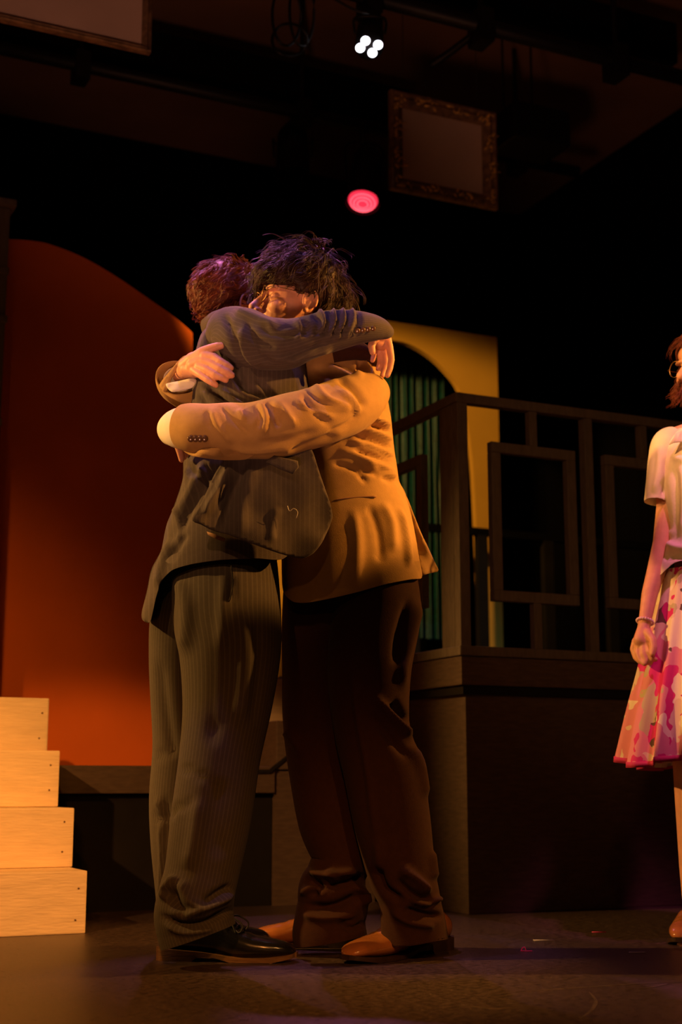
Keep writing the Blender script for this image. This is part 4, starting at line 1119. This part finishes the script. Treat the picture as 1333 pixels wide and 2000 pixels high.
fingers(b, [[(345, 852, 3.50+.02*k, .015), (347+k*3, 868, 3.50+.022*k, .010), (352+k*4, 885-k*4, 3.505+.024*k, .0085), (355+k*5, 898-k*5, 3.51+.026*k, .0075)] for k in range(4)] +
           [[(352, 846, 3.49, .014), (362, 858, 3.475, .011), (368, 870, 3.475, .009)]])
pchain(b, [(640, 760, 3.80, .055), (500, 760, 3.89, .042), (410, 765, 3.84, .034), (366, 745, 3.68, .028), (356, 733, 3.60, .025), (366, 722, 3.565, .024)])
pchain(b, [(364, 716, 3.555, .023), (378, 703, 3.535, .021), (395, 697, 3.517, .019), (400, 708, 3.513, .018), (394, 718, 3.515, .018), (382, 724, 3.53, .019), (366, 722, 3.55, .021)])
pchain(b, [(380, 715, 3.527, .021), (395, 708, 3.512, .019)])
fingers(b, [[(400, 697, 3.505, .0145), (418, 698, 3.490, .0118), (431, 706, 3.478, .0104), (443, 713, 3.474, .0095), (451, 719, 3.476, .0085)],
            [(398, 706, 3.503, .0140), (414, 711, 3.488, .0116), (430, 720, 3.474, .0105), (444, 727, 3.470, .0095), (453, 733, 3.474, .0086)],
            [(390, 716, 3.508, .0135), (404, 722, 3.490, .0112), (421, 732, 3.476, .0102), (434, 738, 3.472, .0092), (441, 742, 3.475, .0084)],
            [(380, 723, 3.518, .0130), (392, 732, 3.498, .0104), (406, 742, 3.484, .0092), (416, 748, 3.480, .0086), (422, 752, 3.482, .0078)],
            [(380, 700, 3.528, .0165), (396, 688, 3.512, .0145), (412, 681, 3.503, .0122), (425, 676.5, 3.497, .0106), (433, 675, 3.495, .0092)]])
man2 = remesh(b, 'person', M['skin'], .0025, 3)
tag(man2, 'taller man with dark tousled hair in tan jacket and brown trousers', 'person')

def tan_flow(p):
    crown = Vector((.01, -.05, .115)); d = p-crown; d.z *= .2
    f = d.normalized()
    if p.y > .0: f = (f*.6 + Vector((.35, .8, .05 - max(0, p.y-.06)*9))).normalized()
    down = .25 + max(0, .10-p.z)*9
    if p.y < .03: f = (f*.7 + Vector((0, -.1, -down))).normalized()
    elif abs(p.x) > .05: f = (f + Vector((0, .2, -.9))).normalized()
    return f
def tan_keep(p, e):
    if p.z < -.055: return False
    if p.y > .045 and p.z < .028: return False
    if p.y > .03 and p.z < .022: return False
    if abs(p.x) > .05 and -.03 < p.y < .03 and p.z < .012: return False
    if p.y >= .012 and p.z < -.012 and p.y < .03: return False
    return True
hair(H2, man2, M['hair_dark'], dict(clumps=1900, per=3, length=lambda p: .024 if (abs(p.x) > .05 and p.y > -.03 and p.z < .06) else (.040 if p.x < .02 else .06) if p.y > .035 else (.085 if p.z > .03 else .055), lift=lambda p: .28 if p.y < -.02 else .6, curl=.40, freq=.8, mess=1.0, spread=.0022, r=.0011,
     flow=tan_flow, keep=tan_keep, thick=lambda p: (.018 if p.y > -.03 else .009) + (.032 if p.y > -.05 else .016)*max(0, min(1, (p.z-.02)/.06))), 23)
glasses(H2, man2, M['metal'], .0205, .031, .0011)
# eyebrow and closed lashes
R_ = random.Random(4)
for s in (1, -1):
    mb = MB()
    for k in range(70):
        x = s*R_.uniform(.012, .05); z = .018+R_.gauss(0, .0022)-((abs(x)-.032)/.02)**2*.003; p0 = H2[0]+H2[1]@Vector((x, .094-abs(x)*.22, z)); d = H2[1]@Vector((s*.008, .0008, .001)); strand(mb, [p0, p0+d*.5, p0+d], .0006)
    for k in range(26):
        x = s*(.020+k/26*.023); p0 = H2[0]+H2[1]@Vector((x, .0875-abs(x-.031*s)*.15, -.006)); d = H2[1]@Vector((0, .006, -.005)); strand(mb, [p0, p0+d*.6, p0+d], .0004)
    mb.build('eyebrow', M['hair_dark'], man2)

jk = MB()
jk.add(*puff([(590, 690), (625, 664), (660, 652), (695, 660), (722, 684), (740, 708), (749, 740), (757, 775), (764, 815), (770, 870), (775, 912), (780, 940), (792, 962), (803, 1000), (813, 1050), (820, 1095), (824, 1128),
              (800, 1132), (750, 1142), (700, 1156), (650, 1168), (602, 1177), (575, 1176), (560, 1165), (552, 1145), (550, 1060), (548, 980), (552, 900), (562, 800), (580, 730)],
             3.68, .14, vol=[(590, 690), (625, 664), (660, 652), (695, 660), (722, 684), (740, 708), (749, 740), (757, 775), (764, 815), (770, 870), (775, 912), (780, 940), (792, 962), (803, 1000), (813, 1050), (822, 1095), (829, 1128), (832, 1300),
              (545, 1300), (548, 1145), (548, 1060), (546, 980), (552, 900), (562, 800), (580, 730)],
             strokes=[([(700, 700), (716, 740), (717, 800), (712, 830)], 4, -9, 1), ([(712, 702), (727, 745), (728, 800), (722, 840)], 5, 9, 1), ([(700, 705), (702, 730), (690, 750)], 4, -6),
                      ([(690, 812), (720, 818), (765, 830)], 4, 8), ([(700, 828), (735, 832), (768, 848)], 4, -8), ([(695, 838), (735, 846), (770, 862)], 4, 8), ([(690, 850), (730, 860), (770, 878)], 4, -8), ([(680, 860), (725, 874), (772, 892)], 4.5, 7),
                      ([(690, 880), (730, 890), (772, 906)], 4, -7), ([(700, 900), (740, 908), (778, 928)], 5, 6), ([(640, 860), (680, 850), (700, 830)], 7, -9), ([(660, 880), (700, 890), (740, 925)], 7, 5),
                      ([(700, 920), (735, 925), (775, 945)], 5, -5), ([(745, 980), (765, 1020), (770, 1080)], 9, 5), ([(720, 985), (740, 1040), (745, 1100)], 8, -5), ([(690, 990), (700, 1060), (696, 1150)], 10, 4), ([(780, 990), (795, 1050), (800, 1110)], 6, 6),
                      ([(610, 720), (650, 735), (690, 760)], 7, -8), ([(640, 715), (670, 728), (700, 748)], 5, 8), ([(735, 930), (760, 928), (778, 935)], 4, 6), ([(705, 762), (735, 770), (758, 785)], 3.5, 5), ([(712, 790), (740, 795), (764, 808)], 3.5, -6), ([(708, 818), (738, 824), (766, 838)], 3, 6), ([(702, 868), (738, 880), (770, 898)], 3, -6), ([(650, 905), (690, 915), (720, 945)], 5, -5), ([(716, 705), (735, 730), (745, 770)], 3, -5)],
             step=4.5, wr=(.003, (10, 10, 10)), up=35))
# near sleeve
jk.add(*tube([(722, 768, 3.61, 38, .06), (706, 778, 3.565, 50, .070), (676, 794, 3.51, 57, .074), (640, 807, 3.465, 58, .073), (600, 820, 3.44, 60, .070), (560, 829, 3.425, 61, .068), (520, 838, 3.42, 59, .066), (480, 842, 3.42, 55, .064),
              (440, 840, 3.42, 54, .062), (400, 838, 3.425, 50, .060), (375, 836, 3.44, 47, .057), (358, 835, 3.455, 44, .054)],
             n=72, sub=10, hem=.02, cap0=False, seed=9,
             strokes=[([(505, 785), (520, 815), (512, 850)], 5, 9), ([(520, 783), (535, 805), (545, 835)], 5, -8), ([(535, 778), (555, 800), (580, 835)], 6, 7), ([(430, 788), (450, 815), (490, 850)], 5, -4),
                      ([(590, 762), (610, 800), (650, 830)], 6, -5), ([(610, 745), (640, 780), (690, 800)], 7, 6), ([(655, 735), (690, 760), (715, 800)], 6, -6), ([(560, 880), (600, 872), (660, 845)], 7, -7), ([(450, 880), (520, 884), (590, 868)], 6, 6),
                      ([(500, 865), (560, 860), (620, 838)], 6, -4), ([(412, 795), (425, 830), (455, 868)], 5, 4), ([(640, 730), (680, 720), (712, 735)], 6, 7), ([(465, 800), (480, 820)], 6, 4), ([(540, 778), (548, 800), (540, 840)], 3, -5), ([(498, 790), (508, 815), (500, 840)], 3, -5), ([(575, 775), (605, 800), (655, 815)], 3.5, 5), ([(600, 760), (630, 785), (680, 795)], 3.5, -5), ([(405, 800), (412, 840)], 4, -3), ([(440, 885), (500, 890), (560, 880)], 4, -5), ([(640, 845), (680, 830), (710, 800)], 5, -6), ([(660, 760), (690, 785), (705, 815)], 4, 6)],
             wr=(.0035, (12, 12, 12))))
# underside flap of the cuff, hanging a little open
jk.add(*sheet([(350, 866), (375, 870), (420, 875), (470, 876), (500, 885), (480, 897), (440, 899), (400, 895), (372, 889), (358, 880)], [(350, 868, 3.45), (500, 885, 3.40), (430, 898, 3.43), (420, 875, 3.385)], .004,
             strokes=[([(380, 880), (430, 886), (480, 884)], 5, 6)]))
# far sleeve, round behind the grey back with an open cuff
jk.add(*tube([(640, 770, 3.80, 60, .06), (540, 765, 3.87, 54, .06), (450, 768, 3.87, 48, .056), (395, 768, 3.80, 43, .052), (362, 760, 3.70, 40, .05), (345, 745, 3.62, 40, .048), (344, 737, 3.585, 41, .047)], n=48, sub=10, hem=.03, cap0=False, wr=(.003, (14, 14, 14))))
jk.add(*sheet([(311, 752), (330, 727), (350, 703), (362, 694), (368, 700), (350, 716), (334, 740), (330, 752), (322, 764)], [(311, 752, 3.575), (362, 694, 3.57), (322, 764, 3.56)], .005))
jk.add(*sheet([(318, 752), (322, 762), (345, 770), (372, 766), (390, 752), (384, 780), (372, 790), (350, 784), (330, 774), (317, 764)], [(318, 755, 3.57), (390, 755, 3.56), (350, 780, 3.56)], .005))
jacket2 = jk.build('jacket', M['tan'], man2, merge=.0002); jacket2['label'] = 'tan wool jacket'
vf = MB().add(*sheet([(783, 953), (796, 972), (808, 1005), (822, 1040), (840, 1078), (857, 1113), (850, 1117), (838, 1120), (824, 1121), (815, 1080), (806, 1040), (795, 1000), (785, 970)],
             [(783, 953, 3.68), (857, 1113, 3.80), (824, 1121, 3.70), (800, 1000, 3.69)], .006, strokes=[([(795, 975), (822, 1050), (842, 1110)], 6, 6)]))
vf.build('vent_flap', M['tan'], jacket2)
mb = MB().add(*wire([P(640, 982, 3.553), P(665, 975, 3.545), P(700, 971, 3.55), P(735, 970, 3.558)], .0026, 6)); mb.build('pocket_welt', M['tan_lining'], jacket2)
for k, x in enumerate((373, 382, 391, 400)):
    n_ = (P(x, 856, 3.37)-Vector((0, 0, CAMH))).normalized()
    mb = MB(); mb.add(*ball(P(x, 857, 3.372-.0015*k), (.0085, .0085, .0032), n_.to_track_quat('Z', 'Y').to_matrix(), 18, 8)); mb.build('button', M['horn'], jacket2)
# shirt cuffs
c_ = MB().add(*tube([(385, 836, 3.44, 41, .050), (366, 836, 3.455, 41, .049), (350, 837, 3.475, 40, .045), (339, 840, 3.505, 34, .040), (335, 846, 3.53, 26, .034)], n=40, sub=8, hem=.01, cap0=False))
c_.build('shirt_cuff', M['white'], man2)['label'] = 'white shirt cuff'
c_ = MB().add(*tube([(366, 762, 3.69, 30, .036), (352, 747, 3.63, 30, .036), (350, 740, 3.60, 31, .036)], n=40, sub=8, hem=.01, cap0=False))
c_.add(*sheet([(324, 750), (350, 744), (377, 738), (384, 743), (376, 757), (356, 762), (335, 765)], [(326, 748, 3.562), (380, 742, 3.55), (350, 765, 3.552)], .003))
c_.build('shirt_cuff', M['white'], man2)['label'] = 'white shirt cuff'
# dark lining at the neck glimpsed under the grey sleeve
mb = MB().add(*tube([(650, 690, 3.60, 22, .03), (690, 684, 3.60, 20, .03), (722, 694, 3.63, 14, .03), (740, 712, 3.66, 8, .02)], n=20, sub=6)); mb.build('jacket_collar', M['brown'], jacket2)
tr = MB()
tr.add(*tube([(732, 1060, 3.70, 76, .09), (734, 1130, 3.685, 82, .10), (734, 1200, 3.66, 87, .112), (722, 1300, 3.62, 82, .11), (724, 1390, 3.61, 75, .10), (732, 1450, 3.61, 74, .098), (750, 1510, 3.61, 78, .096), (766, 1600, 3.62, 76, .092),
              (783, 1700, 3.63, 67, .085), (797, 1745, 3.635, 61, .080), (803, 1775, 3.64, 61, .078), (808, 1805, 3.645, 64, .077), (812, 1832, 3.65, 65, .077), (813, 1840, 3.65, 65, .077)],
             n=96, sub=12, hem=.03, cap0=False, fold=1.3, seed=15,
             strokes=[([(820, 1170), (800, 1250), (785, 1310), (790, 1350)], 8, 7), ([(800, 1170), (780, 1240), (775, 1300)], 8, -8), ([(735, 1365), (765, 1400), (800, 1440)], 7, 11, 1), ([(765, 1370), (785, 1395), (803, 1410)], 7, -12), ([(720, 1390), (755, 1430), (800, 1480)], 8, -6),
                      ([(800, 1455), (825, 1500), (838, 1560)], 9, 6), ([(690, 1300), (700, 1400), (720, 1520), (735, 1640)], 6, 4), ([(780, 1695), (805, 1710), (840, 1745)], 7, 11), ([(775, 1715), (800, 1740), (850, 1765)], 6, -11), ([(735, 1690), (750, 1735), (790, 1760)], 8, -9),
                      ([(800, 1755), (830, 1765), (862, 1752)], 5, 9), ([(790, 1775), (825, 1785), (868, 1790)], 6, -9), ([(765, 1775), (800, 1800), (850, 1810)], 7, 7), ([(848, 1660), (850, 1720)], 8, 6), ([(740, 1640), (745, 1700)], 10, 6)],
             wr=(.005, (5, 5, 4))))
tr.add(*tube([(645, 1060, 3.72, 75, .09), (640, 1150, 3.73, 86, .105), (635, 1200, 3.735, 84, .11), (626, 1300, 3.74, 75, .10), (622, 1400, 3.74, 71, .095), (632, 1500, 3.74, 70, .09), (650, 1600, 3.74, 69, .085), (666, 1670, 3.74, 58, .078),
              (658, 1705, 3.74, 57, .078), (650, 1735, 3.74, 66, .082), (650, 1765, 3.74, 68, .080), (645, 1790, 3.74, 68, .080), (643, 1820, 3.735, 72, .078), (645, 1836, 3.735, 72, .076)],
             n=64, sub=10, hem=.03, cap0=False, fold=1.3, seed=21,
             strokes=[([(552, 1430), (570, 1440), (590, 1470)], 8, 6), ([(605, 1700), (640, 1710), (700, 1695)], 7, 12), ([(590, 1745), (615, 1735), (630, 1750)], 7, 9), ([(612, 1720), (625, 1735), (610, 1750)], 7, -14), ([(600, 1770), (650, 1770), (710, 1745)], 8, -12),
                      ([(640, 1730), (680, 1725), (715, 1710)], 7, -11), ([(685, 1720), (705, 1740), (712, 1770)], 8, 9), ([(590, 1785), (640, 1795), (700, 1780)], 7, 7), ([(660, 1800), (690, 1815), (712, 1800)], 6, -7), ([(645, 1695), (655, 1725)], 7, 9)],
             wr=(.005, (5, 5, 4))))
t2 = tr.build('trousers', M['brown'], man2, merge=.0002); t2['label'] = 'dark brown wool trousers'
shoe(G(872, 1852), G(678, 1884), man2, M['brownshoe'], M['darksole'], False, .052, .098, 'polished tan leather shoe')
shoe(G(706, 1850), G(492, 1846), man2, M['brownshoe'], M['darksole'], False, .050, .095, 'polished tan leather shoe')

# ---------------- woman at the right edge ----------------
WY = 4.05
H3 = headframe(P(1384, 722, WY), (-.86, -.50, -.02), (0, 0, 1), .98)
b = MB(); head_parts(b, H3)
chain(b, [(H3[0]+H3[1]@Vector((0, -.02, -.06)), .048), (P(1380, 815, WY), .050), (P(1382, 840, WY), .06)])
pchain(b, [(1310, 868, WY, .045), (1384, 850, WY, .055), (1456, 868, WY, .045)])
pchain(b, [(1384, 880, WY, .085), (1385, 1000, WY, .09), (1386, 1090, WY, .095), (1386, 1150, WY, .105), (1386, 1220, WY, .11)])
pchain(b, [(1345, 1240, WY, .075), (1352, 1500, WY, .052), (1358, 1700, WY+.02, .042), (1360, 1812, WY+.06, .030), (1345, 1838, WY-.02, .024), (1336, 1846, WY-.10, .018)])
pchain(b, [(1425, 1240, WY, .075), (1420, 1500, WY, .052), (1418, 1700, WY+.02, .042), (1416, 1812, WY+.06, .030), (1405, 1838, WY-.02, .024), (1398, 1846, WY-.10, .018)])
pchain(b, [(1305, 872, WY, .045), (1306, 930, WY, .040), (1306, 990, WY, .034), (1296, 1060, WY-.02, .029), (1284, 1110, WY-.03, .027), (1270, 1160, WY-.05, .023), (1262, 1205, WY-.07, .0185), (1258, 1228, WY-.08, .018)])
pchain(b, [(1258, 1228, WY-.08, .018), (1251, 1250, WY-.09, .019), (1262, 1255, WY-.09, .019), (1262, 1236, WY-.08, .018)])
fingers(b, [[(1243, 1252, WY-.07, .0115), (1238, 1268, WY-.07, .0098), (1243, 1284, WY-.08, .0088), (1251, 1292, WY-.095, .0078)],
            [(1250, 1258, WY-.085, .0115), (1247, 1275, WY-.092, .0098), (1252, 1290, WY-.10, .0088), (1260, 1296, WY-.11, .0078)],
            [(1258, 1260, WY-.095, .011), (1258, 1277, WY-.105, .0096), (1263, 1291, WY-.11, .0086), (1271, 1295, WY-.11, .0076)],
            [(1266, 1258, WY-.10, .0105), (1269, 1273, WY-.112, .0088), (1275, 1286, WY-.115, .008), (1281, 1288, WY-.11, .007)],
            [(1266, 1236, WY-.10, .0125), (1276, 1250, WY-.12, .0105), (1278, 1265, WY-.128, .0096), (1275, 1277, WY-.13, .0084)]])
pchain(b, [(1460, 872, WY, .045), (1466, 990, WY, .034), (1476, 1110, WY-.02, .027), (1490, 1205, WY-.05, .0185), (1492, 1228, WY-.05, .018), (1494, 1250, WY-.05, .020)])
fingers(b, [[(1484+k*8, 1254, WY-.05, .012), (1483+k*8, 1274, WY-.055, .010), (1482+k*8, 1290, WY-.05, .0085), (1481+k*8, 1300-abs(k-1.3)*3, WY-.04, .0078)] for k in range(4)] +
           [[(1480, 1242, WY-.06, .013), (1473, 1258, WY-.07, .0105), (1472, 1270, WY-.07, .009)]])
wom = remesh(b, 'person', M['skin'], .0025, 3)
tag(wom, 'woman in a cream blouse and floral skirt cut off by the right edge', 'person')
hair(H3, wom, M['hair_red'], dict(clumps=650, per=3, length=lambda p: .15 if p.z < .04 else .10, lift=.30, curl=.85, freq=1.3, mess=.8, spread=.003, r=.0011,
     flow=lambda p: Vector((p.x*7, -.5 if p.y > 0 else -.2, -1)), keep=lambda p, e: (p.z > .06 or p.y < .03) and p.z > -.06 and not (p.y > .05 and p.z < .085), thick=lambda p: .010+.034*max(0, min(1, (.0-p.z)/.05))), 31)['label'] = 'curly brown hair'
glasses(H3, wom, M['metal'], .024, .033, .0012, 1.12)
mb = MB(); R_ = random.Random(12)
for q in range(46):
    x0, x1, zz = 1334+R_.uniform(-8, 10), 1316+R_.uniform(-12, 22), R_.uniform(772, 800); ph = R_.uniform(0, 6); yy = WY+R_.uniform(-.05, .05)
    for k in range(3):
        e_ = Vector((R_.gauss(0, .002), R_.gauss(0, .002), R_.gauss(0, .002)))
        strand(mb, [P(x0+(x1-x0)*(t/13)**1.3+7*math.sin(ph+t*.75)*(t/13), 722+(zz-722)*(t/13)-4*math.cos(ph+t*.75)*(t/13), yy+.012*math.cos(ph+t*.75)*(t/13)) + e_ for t in range(14)], .0012)
mb.build('hair_curls', M['hair_red'], wom)
bl = MB()
bl.add(*puff([(1292, 846), (1320, 834), (1350, 826), (1372, 836), (1396, 836), (1418, 826), (1450, 836), (1478, 850), (1476, 900), (1460, 960), (1455, 1020), (1462, 1070), (1470, 1100), (1440, 1104), (1400, 1092), (1360, 1090), (1320, 1098), (1302, 1112), (1286, 1126), (1283, 1105), (1292, 1075), (1306, 1050), (1306, 1020), (1298, 960), (1292, 900)],
             WY, .125, vol=[(1292, 846), (1320, 834), (1350, 826), (1372, 832), (1396, 832), (1418, 826), (1450, 836), (1478, 850), (1476, 900), (1460, 960), (1455, 1020), (1462, 1070), (1475, 1100), (1480, 1250), (1280, 1250), (1278, 1105), (1292, 1075), (1306, 1050), (1306, 1020), (1298, 960), (1292, 900)],
             strokes=[([(1318, 905), (1322, 980), (1320, 1040)], 5, -6), ([(1332, 900), (1338, 980), (1332, 1050)], 6, 7), ([(1300, 1060), (1325, 1070), (1360, 1072)], 7, 8), ([(1296, 1090), (1320, 1085), (1350, 1090)], 5, -7), ([(1310, 890), (1340, 900), (1380, 905)], 6, 7)], wr=(.004, (9, 9, 9)), up=15))
bl.add(*tube([(1322, 850, WY, 20, .045), (1305, 866, WY, 30, .055), (1296, 900, WY, 29, .058), (1290, 940, WY, 27, .058), (1283, 974, WY, 23, .056), (1282, 980, WY, 22, .056)], n=48, sub=8, hem=.02, cap0=False, strokes=[([(1290, 870), (1288, 920), (1278, 965)], 6, 5), ([(1304, 890), (1302, 940), (1295, 975)], 5, -5)], wr=(.003, (10, 10, 10))))
bl.add(*tube([(1446, 850, WY, 20, .045), (1464, 866, WY, 30, .055), (1474, 900, WY, 29, .058), (1482, 940, WY, 27, .058), (1490, 976, WY, 24, .056)], n=48, sub=8, hem=.02, cap0=False, wr=(.003, (10, 10, 10))))
blo = bl.build('blouse', M['blouse'], wom, merge=.0002); blo['label'] = 'cream short-sleeved blouse'
mb = MB().add(*sheet([(1308, 868), (1322, 846), (1350, 832), (1378, 850), (1360, 872), (1336, 862), (1318, 864)], [(1308, 868, WY-.12), (1350, 832, WY-.09), (1378, 860, WY-.13)], .003, step=6, smooth_outline=False)); mb.build('collar', M['blouse'], blo)
sk_ = []
R0 = [(1386, 1118, WY, 88, .125), (1386, 1150, WY, 96, .14), (1385, 1230, WY, 114, .17), (1384, 1320, WY, 130, .20), (1383, 1400, WY, 146, .22), (1382, 1494, WY, 162, .235)]
V, F, UVs = tube(R0, n=180, sub=14, hem=.012, cap0=False)
V = [list(p) for p in V]; ctr = [P(r[0], r[1], r[2]) for r in R0]; zt_, zb_ = ctr[0].z, ctr[-1].z
for p in V:
    c_ = Vector((ctr[0].x, WY, p[2])); d = Vector(p)-c_; a = math.atan2(d.y, d.x); t = min(1, max(0, (zt_-p[2])/(zt_-zb_)))
    if d.length > .02:
        k = 1 + (.012+.075*t)*math.sin(a*17+.8*math.sin(a*3)) + .02*t*math.sin(a*41+1)
        p[0] = c_.x+d.x*k; p[1] = c_.y+d.y*k; p[2] += .012*t*math.sin(a*5)
skt = MB().add(V, F, UVs).build('skirt', M['skirt'], wom); skt['label'] = 'pleated cream skirt with magenta flowers'
V2 = [];F2 = []
nn_ = 180; base = None
last = (len(catmull(R0, 14))-1)*nn_
prv = last-2*nn_
V2 = [Vector(V[last+j]) for j in range(nn_)]+[Vector(V[last-nn_+j]) for j in range(nn_)]
cc = Vector((ctr[-1].x, WY, 0))
def outp(p, e): d = Vector((p.x-cc.x, p.y-cc.y, 0)).normalized(); return p+d*e
VV = [outp(p, .003)+Vector((0, 0, -.010)) for p in V2[:nn_]]+[outp(p, .003) for p in V2[nn_:]]+[outp(p, -.004) for p in V2[nn_:]]+[outp(p, -.004)+Vector((0, 0, -.010)) for p in V2[:nn_]]
FF = []
for j in range(nn_):
    q = (j+1) % nn_
    for k in range(4): FF.append((k*nn_+j, k*nn_+q, ((k+1) % 4)*nn_+q, ((k+1) % 4)*nn_+j))
MB().add(VV, FF).build('hem_band', M['hem'], skt)['label'] = 'plain magenta hem'
bc = empty('bracelet', 'bracelet', None) if False else None
mb = MB(); wc = P(1261, 1214, WY-.075); ax = (P(1258, 1228, WY-.08)-P(1262, 1205, WY-.07)).normalized(); s_ = ax.orthogonal().normalized(); d_ = ax.cross(s_)
for k in range(20):
    a = 2*PI*k/20; mb.add(*ball(wc + (s_*math.cos(a)+d_*math.sin(a))*.0225, .0042, None, 10, 8))
brc = mb.build('bracelet', M['pearl'], wom); brc['label'] = 'pale pearl bead bracelet'
for hx, tx in ((1368, 1328), (1424, 1392)):
    shoe(G(hx, 1826)+Vector((0, .0, 0)), G(tx, 1848), wom, M['brownshoe'], M['darksole'], False, .040, .055)
